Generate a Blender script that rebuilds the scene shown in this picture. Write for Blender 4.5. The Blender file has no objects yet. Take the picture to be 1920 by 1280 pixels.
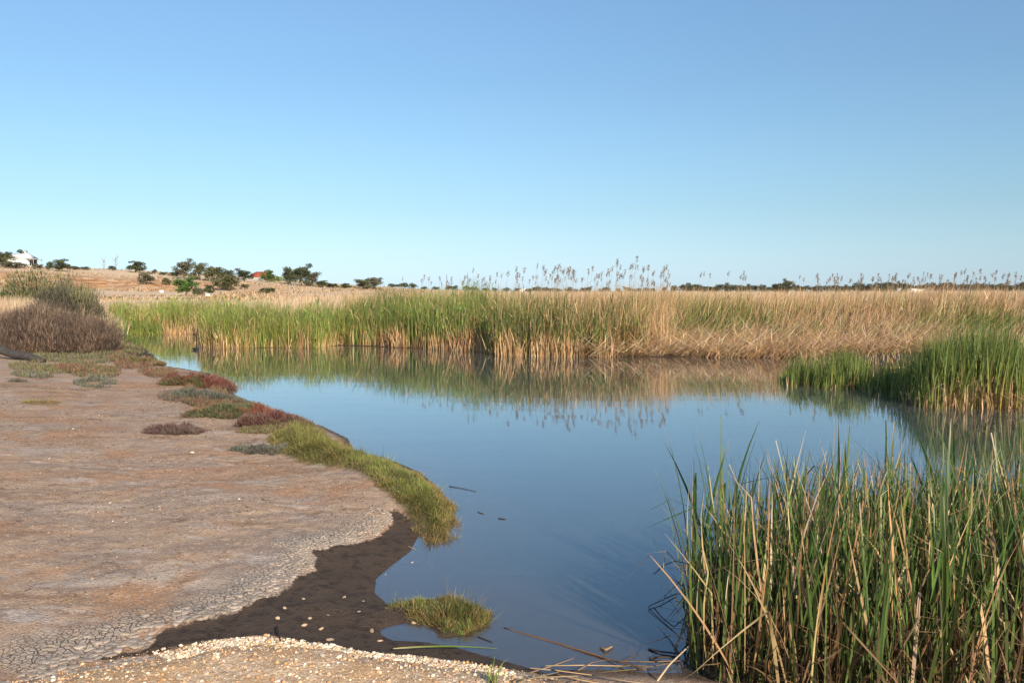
import bpy, bmesh, math, random
import numpy as np
from mathutils import Vector, Matrix

# ------------------------------------------------------------------ camera, world, sun, exposure
S = bpy.context.scene
COL = S.collection
H = 1.8
FPX = 1493.3                      # focal length in photograph pixels (28 mm on a 36 mm frame, 1920 px)
PITCH = math.atan(95 / FPX)
cam = bpy.data.objects.new('camera', bpy.data.cameras.new('camera'))
COL.objects.link(cam)
cam.location = (0, 0, H)
cam.rotation_euler = (math.pi / 2 - PITCH, 0, 0)
cam.data.lens = 28
cam.data.sensor_width = 36
cam.data.clip_start = 0.05
cam.data.clip_end = 20000
S.camera = cam

SUN_AZ = math.radians(152)        # clockwise from +Y (the view direction): behind the camera, to the right
SUN_EL = math.radians(27)
world = bpy.data.worlds.new('World')
S.world = world
world.use_nodes = True
wn = world.node_tree
sky = wn.nodes.new('ShaderNodeTexSky')
sky.sky_type = 'NISHITA'
sky.sun_disc = False
sky.sun_elevation = SUN_EL
sky.sun_rotation = SUN_AZ
sky.air_density = 2.0
sky.dust_density = 0.0
sky.ozone_density = 2.0
sky.altitude = 0
wb = wn.nodes.new('ShaderNodeMix')            # white balance of the whole sky
wb.data_type, wb.blend_type = 'RGBA', 'MULTIPLY'
wb.inputs[0].default_value = 1
wb.inputs[7].default_value = (0.59, 0.955, 1.51, 1)
hs = wn.nodes.new('ShaderNodeHueSaturation')
hs.inputs['Saturation'].default_value = 0.56
wn.links.new(sky.outputs[0], hs.inputs['Color'])
wn.links.new(hs.outputs[0], wb.inputs[6])
wn.links.new(wb.outputs[2], wn.nodes['Background'].inputs[0])
wn.nodes['Background'].inputs[1].default_value = 0.066

sun = bpy.data.objects.new('sun', bpy.data.lights.new('sun', 'SUN'))
COL.objects.link(sun)
sun.data.energy = 4.7
sun.data.angle = math.radians(0.55)
sun.data.color = (1.0, 0.88, 0.70)
sdir = Vector((math.sin(SUN_AZ) * math.cos(SUN_EL), math.cos(SUN_AZ) * math.cos(SUN_EL), math.sin(SUN_EL)))
sun.rotation_euler = sdir.to_track_quat('Z', 'Y').to_euler()

S.view_settings.view_transform = 'Standard'
S.view_settings.look = 'None'
S.view_settings.gamma = 1
S.view_settings.use_curve_mapping = False
S.view_settings.exposure = 0.6
S.render.engine = 'CYCLES'
S.cycles.max_bounces = 8
S.cycles.transparent_max_bounces = 8

# ------------------------------------------------------------------ helpers
R0 = np.random.default_rng(7)
random.seed(7)
CP, SP = math.cos(PITCH), math.sin(PITCH)


def ray(px, py):
    dx, dy = (px - 960) / FPX, -(py - 640) / FPX
    return np.array([dx, CP + dy * SP, -SP + dy * CP])


def at(px, py, z=0.0):
    d = ray(px, py)
    t = (z - H) / d[2]
    return d[0] * t, d[1] * t


def at_y(px, py, y):
    d = ray(px, py)
    t = y / d[1]
    return d[0] * t, H + d[2] * t


def W(pts, z=0.0):
    return np.array([at(a, b, z) for a, b in pts])


def hash2(ix, iy, seed):
    h = (ix.astype(np.int64) * 374761393 + iy.astype(np.int64) * 668265263 + seed * 974634777) & 0xFFFFFFFF
    h = ((h ^ (h >> 13)) * 1274126177) & 0xFFFFFFFF
    h = (h ^ (h >> 16)) & 0xFFFFFFFF
    return h / 4294967295.0


def vnoise(x, y, seed=0):
    x0, y0 = np.floor(x), np.floor(y)
    fx, fy = x - x0, y - y0
    fx, fy = fx * fx * (3 - 2 * fx), fy * fy * (3 - 2 * fy)
    a, b = hash2(x0, y0, seed), hash2(x0 + 1, y0, seed)
    c, d = hash2(x0, y0 + 1, seed), hash2(x0 + 1, y0 + 1, seed)
    return (a * (1 - fx) + b * fx) * (1 - fy) + (c * (1 - fx) + d * fx) * fy - 0.5


def fbm(x, y, seed=0, oct=4):
    s, a = 0, 1.0
    for k in range(oct):
        s = s + a * vnoise(x * 2 ** k + 17.3 * k, y * 2 ** k - 9.1 * k, seed + k)
        a *= 0.5
    return s


def sm(t):
    t = np.clip(t, 0, 1)
    return t * t * (3 - 2 * t)


def sdf(X, Y, poly):
    """signed distance to a polygon, positive inside"""
    X, Y = np.asarray(X, float), np.asarray(Y, float)
    d2 = np.full(X.shape, 1e18)
    ins = np.zeros(X.shape, bool)
    n = len(poly)
    for i in range(n):
        ax, ay = poly[i]
        bx, by = poly[(i + 1) % n]
        ex, ey = bx - ax, by - ay
        L = ex * ex + ey * ey + 1e-12
        t = np.clip(((X - ax) * ex + (Y - ay) * ey) / L, 0, 1)
        d2 = np.minimum(d2, (X - ax - t * ex) ** 2 + (Y - ay - t * ey) ** 2)
        c = (ay > Y) != (by > Y)
        xi = ax + (Y - ay) * ex / (ey if abs(ey) > 1e-12 else 1e-12)
        ins ^= c & (X < xi)
    return np.where(ins, 1, -1) * np.sqrt(d2)


def sample_poly(rng, poly, n):
    lo, hi = poly.min(0), poly.max(0)
    out = np.zeros((0, 2))
    while len(out) < n:
        p = rng.uniform(lo, hi, (max(2 * n, 64), 2))
        out = np.vstack([out, p[sdf(p[:, 0], p[:, 1], poly) > 0]])
    return out[:n]


def tag(o, label=None, cat=None, group=None, kind=None):
    for k, v in (('label', label), ('category', cat), ('group', group), ('kind', kind)):
        if v:
            o[k] = v
    return o


def link(name, me, mats=(), parent=None):
    o = bpy.data.objects.new(name, me)
    COL.objects.link(o)
    if me is not None and not me.materials:
        for m in mats if isinstance(mats, (list, tuple)) else [mats]:
            me.materials.append(m)
    if parent is not None:
        o.parent = parent
    return o


def empty(name, loc=(0, 0, 0), rz=0.0, sc=None):
    o = bpy.data.objects.new(name, None)
    COL.objects.link(o)
    o.empty_display_size = 0.1
    o.location = loc
    o.rotation_euler = (0, 0, rz)
    if sc is not None:
        o.scale = sc
    return o


def mesh_np(name, V, F, col=None, smooth=False, mat_index=None):
    """V (n,3); F list of int arrays (m,k)"""
    me = bpy.data.meshes.new(name)
    V = np.ascontiguousarray(V, np.float32)
    F = [np.asarray(f, np.int32) for f in F if len(f)]
    me.vertices.add(len(V))
    me.vertices.foreach_set('co', V.ravel())
    li = np.concatenate([f.ravel() for f in F])
    tot = np.concatenate([np.full(len(f), f.shape[1], np.int32) for f in F])
    st = np.concatenate([[0], np.cumsum(tot)[:-1]]).astype(np.int32)
    me.loops.add(len(li))
    me.loops.foreach_set('vertex_index', li)
    me.polygons.add(len(tot))
    me.polygons.foreach_set('loop_start', st)
    me.polygons.foreach_set('loop_total', tot)
    if smooth:
        me.polygons.foreach_set('use_smooth', np.ones(len(tot), bool))
    if mat_index is not None:
        me.polygons.foreach_set('material_index', np.asarray(mat_index, np.int32))
    if col is not None:
        c = np.ones((len(V), 4), np.float32)
        c[:, :3] = col
        a = me.attributes.new('col', 'FLOAT_COLOR', 'POINT')
        a.data.foreach_set('color', c.ravel())
    me.update(calc_edges=True)
    me.validate()
    return me


def merge(parts):
    """parts: list of (V, quads/faces array, col)"""
    V, C, Fs, off = [], [], [], 0
    for v, f, c in parts:
        V.append(v)
        C.append(np.broadcast_to(c, v.shape))
        Fs.append(f + off)
        off += len(v)
    by = {}
    for f in Fs:
        by.setdefault(f.shape[1], []).append(f)
    return np.concatenate(V), [np.concatenate(x) for x in by.values()], np.concatenate(C)


def ribbons(rng, base, length, width, lean, bend, az, cb, ct, nseg=3, yaw=None, kink=None, tip=2.5, tipcol=None, basew=0.7):
    """curved tapered blades; every argument may be an array of N"""
    base = np.asarray(base, float)
    N = len(base)
    ar = lambda v: np.broadcast_to(np.asarray(v, float), (N,))
    length, width, lean, bend, az = map(ar, (length, width, lean, bend, az))
    yaw = rng.uniform(0, math.pi, N) if yaw is None else ar(yaw)
    t = np.linspace(0, 1, nseg + 1)
    tm = (t[1:] + t[:-1]) / 2
    th = lean[:, None] + bend[:, None] * tm[None] ** 1.3
    if kink is not None:
        kt, ka = map(ar, kink)
        th = th + ka[:, None] * (tm[None] > kt[:, None])
    ds = (length / nseg)[:, None]
    h = np.concatenate([np.zeros((N, 1)), np.cumsum(np.sin(th) * ds, 1)], 1)
    z = np.concatenate([np.zeros((N, 1)), np.cumsum(np.cos(th) * ds, 1)], 1)
    P = np.stack([base[:, 0:1] + h * np.cos(az)[:, None], base[:, 1:2] + h * np.sin(az)[:, None], base[:, 2:3] + z], -1)
    w = width[:, None] * np.clip((1 - t ** tip) * (basew + (1 - basew) * np.clip(t * 4, 0, 1)), 0.06, 1)[None]
    sd = np.stack([np.cos(yaw), np.sin(yaw), np.zeros(N)], -1)[:, None, :] * (w / 2)[..., None]
    V = np.stack([P - sd, P + sd], 2).reshape(-1, 3)
    k = np.arange(N)[:, None] * (nseg + 1) * 2 + np.arange(nseg)[None] * 2
    F = np.stack([k, k + 1, k + 3, k + 2], -1).reshape(-1, 4)
    cb = np.broadcast_to(np.asarray(cb, float), (N, 3))
    ct = np.broadcast_to(np.asarray(ct, float), (N, 3))
    C = cb[:, None, :] * (1 - t)[None, :, None] + ct[:, None, :] * t[None, :, None]
    if tipcol is not None:
        C[:, -1] = tipcol
    C = np.repeat(C[:, :, None, :], 2, 2).reshape(-1, 3)
    return V, F, C


def jitter(rng, cols, n, amt=0.25):
    """n colours picked from a palette (list of (rgb, weight)) with brightness jitter"""
    pal = np.array([c for c, w in cols], float)
    w = np.array([w for c, w in cols], float)
    c = pal[rng.choice(len(pal), n, p=w / w.sum())]
    return np.clip(c * np.exp(rng.normal(0, amt, (n, 1))) * np.exp(rng.normal(0, amt * 0.25, (n, 3))), 0.003, 0.9)


def tube(path, radii, n=6, col=(0.2, 0.15, 0.1), cap=True):
    path = np.asarray(path, float)
    m = len(path)
    T = np.gradient(path, axis=0)
    T /= np.linalg.norm(T, axis=1, keepdims=True) + 1e-9
    up = np.array([0, 0, 1.0]) if abs(T[0][2]) < 0.9 else np.array([1.0, 0, 0])
    V = []
    a = np.linspace(0, 2 * math.pi, n, endpoint=False)
    for i in range(m):
        s = np.cross(T[i], up)
        s /= np.linalg.norm(s) + 1e-9
        u = np.cross(s, T[i])
        V.append(path[i] + radii[i] * (np.cos(a)[:, None] * s + np.sin(a)[:, None] * u))
    V = np.concatenate(V)
    F = []
    for i in range(m - 1):
        for j in range(n):
            F.append((i * n + j, i * n + (j + 1) % n, (i + 1) * n + (j + 1) % n, (i + 1) * n + j))
    if cap:
        V = np.vstack([V, path[0], path[-1]])
        c0, c1 = m * n, m * n + 1
        for j in range(n):
            F.append((c0, (j + 1) % n, j, j))
            F.append((c1, (m - 1) * n + j, (m - 1) * n + (j + 1) % n, (m - 1) * n + (j + 1) % n))
    F = np.array(F)
    return V, F, np.broadcast_to(np.asarray(col, float), V.shape)


def tube_mesh(name, tubes, smooth=True):
    V, Fs, C = merge(tubes)
    F = np.concatenate(Fs)
    deg = F[:, 2] == F[:, 3]
    return mesh_np(name, V, [F[~deg], F[deg][:, :3]], C, smooth)


def box(x0, x1, y0, y1, z0, z1):
    V = np.array([(x, y, z) for z in (z0, z1) for y in (y0, y1) for x in (x0, x1)], float)
    F = np.array([(0, 2, 3, 1), (4, 5, 7, 6), (0, 1, 5, 4), (2, 6, 7, 3), (0, 4, 6, 2), (1, 3, 7, 5)])
    return V, F, np.zeros(3)


def boxes_mesh(name, bs):
    V, Fs, C = merge([box(*b) for b in bs])
    return mesh_np(name, V, Fs)


# ------------------------------------------------------------------ materials
class NT:
    def __init__(self, name):
        self.m = bpy.data.materials.new(name)
        self.m.use_nodes = True
        self.t = self.m.node_tree
        self.t.nodes.clear()
        self.out = self.t.nodes.new('ShaderNodeOutputMaterial')

    def n(self, typ, props=None, **inp):
        nd = self.t.nodes.new('ShaderNode' + typ)
        for k, v in (props or {}).items():
            setattr(nd, k, v)
        for k, v in inp.items():
            key = int(k[1:]) if k[0] == 'i' and k[1:].isdigit() else k.replace('_', ' ')
            self.set(nd.inputs[key], v)
        return nd

    def set(self, sock, v):
        if isinstance(v, bpy.types.NodeSocket):
            self.t.links.new(v, sock)
        elif isinstance(v, (tuple, list)) and sock.type == 'RGBA' and len(v) == 3:
            sock.default_value = (*v, 1)
        else:
            sock.default_value = v

    def attr(self, name):
        return self.n('Attribute', {'attribute_name': name})

    def math(self, op, a, b=0.0, clamp=False):
        return self.n('Math', {'operation': op, 'use_clamp': clamp}, i0=a, i1=b).outputs[0]

    def mix(self, f, a, b, mode='MIX'):
        nd = self.n('Mix', {'data_type': 'RGBA', 'blend_type': mode})
        self.set(nd.inputs[0], f)
        self.set(nd.inputs[6], a)
        self.set(nd.inputs[7], b)
        return nd.outputs[2]

    def noise(self, vec, scale, detail=4, rough=0.55, dist=0.0):
        return self.n('TexNoise', None, Vector=vec, Scale=scale, Detail=detail, Roughness=rough, Distortion=dist).outputs[0]

    def ss(self, v, a, b):
        nd = self.n('MapRange', {'interpolation_type': 'SMOOTHSTEP'}, Value=v)
        nd.inputs[1].default_value, nd.inputs[2].default_value = a, b
        return nd.outputs[0]

    def ramp(self, v, stops):
        nd = self.n('ValToRGB', None, Fac=v)
        cr = nd.color_ramp
        while len(cr.elements) < len(stops):
            cr.elements.new(0.5)
        for e, (p, c) in zip(cr.elements, stops):
            e.position = p
            e.color = (*c, 1)
        return nd.outputs[0]

    def pos(self):
        return self.n('NewGeometry').outputs['Position']

    def finish(self, sh):
        self.t.links.new(sh, self.out.inputs[0])
        return self.m


def mat_leaf(name, trans=0.3, rough=0.55, rand=0.0, spec=0.3):
    t = NT(name)
    c = t.attr('col').outputs[0]
    if rand:
        r = t.n('ObjectInfo').outputs['Random']
        f = t.math('MULTIPLY_ADD', r, rand)
        f.node.inputs[2].default_value = 1 - rand / 2
        c = t.n('VectorMath', {'operation': 'SCALE'}, i0=c, Scale=f).outputs[0]
    n = t.noise(t.pos(), 9.0, 3)
    c = t.mix(0.35, c, t.n('VectorMath', {'operation': 'SCALE'}, i0=c, Scale=t.math('MULTIPLY', n, 2.0)).outputs[0])
    p = t.n('BsdfPrincipled', None, Base_Color=c, Roughness=rough)
    p.inputs['Specular IOR Level'].default_value = spec
    if not trans:
        return t.finish(p.outputs[0])
    tr = t.n('BsdfTranslucent', None, Color=c)
    return t.finish(t.n('MixShader', None, i0=trans, i1=p.outputs[0], i2=tr.outputs[0]).outputs[0])


def mat_plain(name, col, rough=0.6, var=0.15, scale=3.0, bump=0.0, spec=0.4, metal=0.0, rand=0.0):
    t = NT(name)
    n = t.noise(t.n('TexCoord').outputs['Object'], scale, 6)
    c = t.mix(n, tuple(x * (1 - var) for x in col), tuple(min(1, x * (1 + var)) for x in col))
    if rand:
        f = t.math('MULTIPLY_ADD', t.n('ObjectInfo').outputs['Random'], rand)
        f.node.inputs[2].default_value = 1 - rand / 2
        c = t.n('VectorMath', {'operation': 'SCALE'}, i0=c, Scale=f).outputs[0]
    p = t.n('BsdfPrincipled', None, Base_Color=c, Roughness=rough, Metallic=metal)
    p.inputs['Specular IOR Level'].default_value = spec
    if bump:
        b = t.n('Bump', None, Height=n, Strength=1.0, Distance=bump)
        t.t.links.new(b.outputs[0], p.inputs['Normal'])
    return t.finish(p.outputs[0])


M = {}
M['leaf'] = mat_leaf('reed_leaf', 0.25)
M['near_leaf'] = mat_leaf('cattail_leaf', 0.25, 0.42, 0.5, 0.4)
M['dead_leaf'] = mat_leaf('dead_leaf', 0.15, 0.7, 0.6, 0.2)
M['foliage'] = mat_leaf('foliage', 0.2, 0.6)
M['twig'] = mat_leaf('twig', 0.0, 0.8, 0.0, 0.1)
M['bark'] = mat_plain('bark', (0.22, 0.17, 0.13), 0.85, 0.5, 4, 0.02)
M['dead_wood'] = mat_plain('grey_dead_wood', (0.34, 0.30, 0.27), 0.85, 0.3, 3, 0.01)
M['white_wall'] = mat_plain('white_painted_wall', (0.80, 0.78, 0.75), 0.6, 0.04, 1)
M['white_roof'] = mat_plain('pale_metal_roof', (0.62, 0.60, 0.58), 0.5, 0.06, 1)
M['red_roof'] = mat_plain('red_roof_tiles', (0.42, 0.085, 0.05), 0.7, 0.2, 4)
M['brick_wall'] = mat_plain('brick_wall', (0.30, 0.18, 0.13), 0.8, 0.2, 6)
M['glass'] = mat_plain('window_glass', (0.05, 0.07, 0.09), 0.1, 0.1, 1)
M['galvanised'] = mat_plain('galvanised_pipe', (0.60, 0.60, 0.60), 0.45, 0.1, 4)
M['paling'] = mat_plain('weathered_paling', (0.45, 0.42, 0.38), 0.85, 0.2, 4)
M['white_box'] = mat_plain('white_box', (0.75, 0.73, 0.70), 0.6, 0.05, 3)
M['dark_box'] = mat_plain('dark_box', (0.06, 0.065, 0.06), 0.7, 0.2, 3)
M['feather'] = mat_plain('black_feathers', (0.012, 0.012, 0.014), 0.6, 0.3, 20)
M['white_beak'] = mat_plain('white_beak', (0.75, 0.72, 0.66), 0.5, 0.05, 10)
M['stone'] = mat_plain('tan_stone', (0.56, 0.40, 0.26), 0.9, 0.35, 60, 0.004, 0.2, 0, 0.5)
M['pale_stone'] = mat_plain('pale_stone', (0.66, 0.555, 0.43), 0.9, 0.2, 60, 0.004, 0.2, 0, 0.4)

# ------------------------------------------------------------------ outlines of water, mud, crust and gravel (photo pixels put down on the ground plane)
shore_left = [(1260, 1263), (1150, 1259), (1050, 1256), (1000, 1241), (930, 1222), (860, 1202), (800, 1193), (748, 1190), (735, 1183),
              (765, 1176), (795, 1172), (830, 1176), (880, 1171), (912, 1150), (905, 1136), (850, 1120), (780, 1118), (740, 1124), (722, 1108),
              (724, 1085), (750, 1062), (785, 1035), (800, 1005), (815, 992), (843, 978), (846, 955), (820, 915), (785, 885), (720, 858),
              (665, 852), (650, 822), (600, 798), (565, 792), (500, 765), (440, 742), (405, 720), (390, 700), (335, 690), (305, 686), (285, 664),
              (268, 650), (240, 641), (215, 633), (205, 628)]
reed_front = [(215, 626), (286, 624), (370, 626), (376, 650), (413, 652), (592, 652), (633, 648), (700, 650), (800, 655), (900, 658), (925, 665),
              (1075, 668), (1320, 670), (1480, 671), (1520, 674)]
spit_front = [(1500, 690), (1482, 718), (1530, 723), (1600, 728), (1640, 732), (1700, 737), (1726, 757), (1770, 764), (1905, 766), (2080, 770)]
WATER = np.vstack([[(7.5, 3.2), (3.0, 3.0), (1.2, 3.55)], W(shore_left), W(reed_front), W(spit_front), [(12.5, 11.0), (12.5, 3.2)]])
mud_px = [(90, 1282), (285, 1229), (296, 1205), (345, 1188), (440, 1166), (480, 1141), (540, 1115), (560, 1090), (592, 1072), (588, 1040), (650, 1026),
          (705, 1007), (738, 978), (732, 954), (770, 970), (810, 985), (900, 1000), (900, 1120), (1000, 1160), (1060, 1262), (900, 1238),
          (640, 1215), (500, 1207), (380, 1219)]
MUD = W(mud_px, 0.05)
crust_px = [(-60, 1290), (60, 1288), (285, 1229), (296, 1205), (345, 1188), (440, 1166), (480, 1141), (540, 1115), (560, 1090), (592, 1072),
            (588, 1040), (650, 1026), (705, 1007), (738, 978), (732, 954), (700, 938), (640, 965), (560, 990), (480, 1015), (470, 1060), (400, 1095),
            (330, 1115), (230, 1140), (120, 1170), (30, 1200), (-60, 1230)]
CRUST = W(crust_px, 0.10)
GRAVEL = np.vstack([W([(60, 1290), (180, 1256), (280, 1234), (390, 1213), (500, 1206), (640, 1213), (760, 1227), (880, 1236), (960, 1244),
                       (1030, 1260), (1100, 1272), (1250, 1274)], 0.10), [(1.2, 3.3), (2.2, 2.7), (2.5, -2), (-4, -2), (-3.2, 3.0)]])
MOUND_A = W([(505, 838), (500, 815), (560, 797), (605, 800), (648, 820), (660, 846), (640, 872), (570, 862)], 0.15)
MOUND_B = W([(600, 868), (660, 850), (720, 856), (788, 880), (828, 912), (852, 955), (846, 980), (818, 990), (760, 958), (720, 925), (680, 895)], 0.10)
MOUND_C = W([(735, 1132), (780, 1118), (850, 1121), (910, 1135), (918, 1150), (884, 1174), (830, 1177), (808, 1152), (770, 1144)], 0.04)

CREST = np.array([(-400, 12.5), (-212, 11.4), (-190, 10.6), (-150, 9.2), (-119, 6.5), (-97, 5.0), (-70, 3.0), (-57, 2.0), (-20, 0.8), (10, 0)])


def ground_z(X, Y, fine=True, full=False):
    X, Y = np.asarray(X, float), np.asarray(Y, float)
    s = -sdf(X, Y, WATER)
    z = np.where(s > 0, 0.085 * sm(s / 0.75) + 0.02 * np.clip(s * 8, 0, 1) + 0.14 * sm((s - 0.5) / 5) + 0.45 * sm((s - 10) / 80), -0.28 * sm(-s / 1.2))
    g = sdf(X, Y, GRAVEL)
    z = z + 0.07 * sm((g + 0.06) / 0.35) * np.where(s > 0, np.clip(s * 3, 0, 1), 0)
    ms = []
    for poly, hgt, wid in ((MOUND_A, 0.12, 0.35), (MOUND_B, 0.065, 0.22), (MOUND_C, 0.035, 0.14)):
        d = sdf(X, Y, poly)
        ms.append(d)
        z = z + hgt * sm((d + 0.03) / wid)
    md = sdf(X, Y, MUD)
    md = np.maximum(md, np.minimum(np.minimum(Y - 9.5, 27 - Y), np.maximum(X - 3.5, np.minimum(Y - 20, X + 12))))
    cd = sdf(X, Y, CRUST)
    z = z - 0.012 * sm((md + 0.01) / 0.04) * (s > 0)
    if fine:
        near = np.clip((s - 0.02) / 0.45, 0, 1) * np.clip((40 - Y) / 20, 0, 1)
        amp = np.where(md > 0, 0.55, 1.0)
        z = z + near * amp * (0.045 * fbm(X * 0.7, Y * 0.7, 3, 3) + 0.018 * fbm(X * 3.1, Y * 3.1, 9, 3) + 0.014 * fbm(X * 15, Y * 15, 5, 2))
    # hill on the left
    C = np.interp(X, CREST[:, 0], CREST[:, 1]) * (1 + 0.06 * fbm(X / 40, Y / 60, 21, 3))
    gul = 14 * fbm(X / 16, Y / 50, 31, 3)
    prof = 0.22 * sm((Y - 118) / 65) + 0.5 * sm((Y + gul - 196) / 34) + 0.28 * sm((Y - 225) / 105) - 0.55 * sm((Y - 345) / 700)
    z = z + C * prof
    z = z + (Y > 60) * 0.25 * fbm(X / 14, Y / 14, 41, 3) * np.clip((Y - 60) / 60, 0, 1) * (prof > 0.02)
    if full:
        scarp = sm((Y + gul - 192) / 12) * (1 - sm((Y + gul - 236) / 40)) * np.clip(C / 6, 0, 1)
        return z, s, md, cd, g, np.maximum.reduce(ms), scarp
    return z


def gz(x, y):
    return float(ground_z(np.array([x]), np.array([y]))[0])


def on_ground(px, py):
    """the ground point under a pixel of the near bank"""
    z = 0.15
    for _ in range(12):
        x, y = at(px, py, z)
        z = 0.5 * z + 0.5 * max(gz(x, y), -0.02)
    return x, y, z


# ------------------------------------------------------------------ ground sheet
def steps(a, b, d0, g):
    out, d = [a], d0
    while out[-1] < b:
        out.append(out[-1] + d)
        d *= g
    return np.array(out)


xr = steps(2.2, 2600, 0.04, 1.045)
xl = -steps(3.4, 2600, 0.035, 1.035)[::-1]
XS = np.concatenate([xl, np.arange(-3.365, 2.19, 0.032), xr])
yf = steps(7.5, 40, 0.035, 1.02)
yf2 = steps(yf[-1] + 1.0, 420, 1.2, 1.008)
yf3 = steps(yf2[-1] + 5, 6000, 6, 1.12)
YS = np.concatenate([-steps(-2.6, 60, 0.06, 1.2)[::-1], np.arange(2.63, 7.49, 0.032), yf, yf2, yf3])
GX, GY = np.meshgrid(XS, YS)
Z, s_, md_, cd_, g_, mo_, sc_ = ground_z(GX, GY, full=True)
nx, ny = len(XS), len(YS)
gi = np.arange(nx * ny).reshape(ny, nx)
GF = np.stack([gi[:-1, :-1], gi[:-1, 1:], gi[1:, 1:], gi[1:, :-1]], -1).reshape(-1, 4)
gme = mesh_np('ground', np.stack([GX, GY, Z], -1).reshape(-1, 3), [GF], smooth=True)
for nm, arr in (('mud_d', md_), ('crust_d', cd_), ('gravel_d', g_), ('mound_d', mo_), ('scarp', sc_), ('shore_d', s_)):
    a = gme.attributes.new(nm, 'FLOAT', 'POINT')
    a.data.foreach_set('value', np.clip(arr, -50, 50).astype(np.float32).ravel())


def ground_material():
    t = NT('bank_soil')
    P = t.pos()
    nL = t.noise(P, 0.55, 6, 0.6, 0.4)
    nM = t.noise(P, 2.6, 8, 0.62, 0.6)
    nS = t.noise(P, 14, 8, 0.65)
    nF = t.noise(P, 70, 6, 0.6)
    mp = t.n('Mapping', None, Vector=P)
    mp.inputs['Scale'].default_value = (0.8, 2.6, 1)
    nB = t.noise(mp.outputs[0], 0.8, 8, 0.62, 0.8)
    dirt = t.ramp(t.math('ADD', t.math('MULTIPLY', nL, 0.45), t.math('MULTIPLY', nB, 0.55)),
                  [(0.36, (0.14, 0.088, 0.058)), (0.44, (0.285, 0.178, 0.112)), (0.50, (0.39, 0.27, 0.185)), (0.55, (0.28, 0.20, 0.152)), (0.64, (0.48, 0.375, 0.29))])
    # orange-brown and pale salty patches
    dirt = t.mix(t.math('MULTIPLY', t.ss(t.noise(P, 0.9, 9, 0.62, 0.8), 0.50, 0.62), 0.75), dirt, (0.35, 0.185, 0.098))
    dirt = t.mix(t.math('MULTIPLY', t.ss(t.noise(mp.outputs[0], 1.9, 9, 0.68, 0.5), 0.54, 0.68), 0.75), dirt, (0.46, 0.385, 0.335))
    dirt = t.mix(t.math('MULTIPLY', t.ss(t.noise(P, 5.5, 9, 0.72, 0.3), 0.55, 0.66), 0.75), dirt, (0.145, 0.09, 0.062))
    dirt = t.mix(t.math('MULTIPLY', t.ss(nS, 0.55, 0.70), 0.6), dirt, (0.15, 0.095, 0.065))
    dirt = t.mix(t.math('MULTIPLY', t.ss(t.noise(P, 30, 6, 0.75), 0.53, 0.63), 0.6), dirt, (0.50, 0.405, 0.325))
    dirt = t.mix(t.math('MULTIPLY', t.ss(nF, 0.52, 0.64), 0.6), dirt, (0.18, 0.12, 0.088))
    # crusted rim, with fine cracks where the separate plates end
    vo = t.n('TexVoronoi', {'feature': 'DISTANCE_TO_EDGE'}, Vector=P, Scale=34.0)
    crack = t.ss(vo.outputs[0], 0.0, 0.09)
    cr_col = t.mix(t.noise(P, 22, 8, 0.75), (0.27, 0.20, 0.15), (0.66, 0.56, 0.46))
    cr_col = t.mix(crack, (0.19, 0.14, 0.105), cr_col)
    cm = t.ss(t.math('ADD', t.attr('crust_d').outputs[2], t.math('MULTIPLY_ADD', nM, 0.5)), -0.02, 0.30)
    cm.node.inputs[0].links[0].from_node.inputs[1].links[0].from_node.inputs[2].default_value = -0.25
    dirt = t.mix(1.0, dirt, (1.14, 1.13, 1.12), 'MULTIPLY')
    col = t.mix(t.math('MULTIPLY', cm, 0.8), dirt, cr_col)
    # mud
    mud = t.mix(nM, (0.054, 0.037, 0.027), (0.108, 0.074, 0.052))
    mud = t.mix(t.math('MULTIPLY', t.ss(nS, 0.48, 0.62), 0.6), mud, (0.03, 0.021, 0.016))
    mud = t.mix(t.math('MULTIPLY', t.ss(t.noise(P, 38, 6, 0.7), 0.54, 0.66), 0.3), mud, (0.125, 0.092, 0.07))
    mn = t.math('MULTIPLY_ADD', t.noise(P, 9, 6, 0.7), 0.14)
    mn.node.inputs[2].default_value = -0.07
    mm = t.ss(t.math('ADD', t.attr('mud_d').outputs[2], mn), -0.008, 0.012)
    wet = t.ss(t.math('ADD', t.attr('shore_d').outputs[2], mn), 0.16, -0.02)
    mm = t.math('MAXIMUM', mm, t.math('MULTIPLY', wet, 0.95))
    col = t.mix(mm, col, mud)
    # gravel bank
    gv = t.n('TexVoronoi', None, Vector=P, Scale=75.0)
    gcol = t.mix(t.n('SeparateColor', None, Color=gv.outputs['Color']).outputs[0], (0.43, 0.265, 0.15), (0.70, 0.53, 0.37))
    gcol = t.mix(t.ss(nM, 0.42, 0.62), gcol, (0.54, 0.33, 0.17))
    gcol = t.mix(t.math('MULTIPLY', t.ss(nS, 0.56, 0.7), 0.5), gcol, (0.30, 0.17, 0.085))
    gm = t.ss(t.math('ADD', t.attr('gravel_d').outputs[2], t.math('MULTIPLY', mn, 0.8)), -0.01, 0.03)
    col = t.mix(gm, col, gcol)
    # soil under the grass mounds
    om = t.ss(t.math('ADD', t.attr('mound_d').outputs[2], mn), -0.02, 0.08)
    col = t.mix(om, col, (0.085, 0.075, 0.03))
    # far dry paddocks and the bare scarp
    yv = t.n('SeparateXYZ', None, Vector=P).outputs[1]
    nH = t.noise(P, 0.05, 8, 0.6)
    mp2 = t.n('Mapping', None, Vector=P)
    mp2.inputs['Scale'].default_value = (0.12, 0.5, 1.4)
    nH2 = t.noise(mp2.outputs[0], 1.0, 8, 0.65)
    straw = t.mix(t.ss(nH, 0.35, 0.65), (0.56, 0.405, 0.245), (0.62, 0.45, 0.30))
    straw = t.mix(t.math('MULTIPLY', t.ss(nH2, 0.52, 0.66), 0.6), straw, (0.40, 0.23, 0.12))
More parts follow.
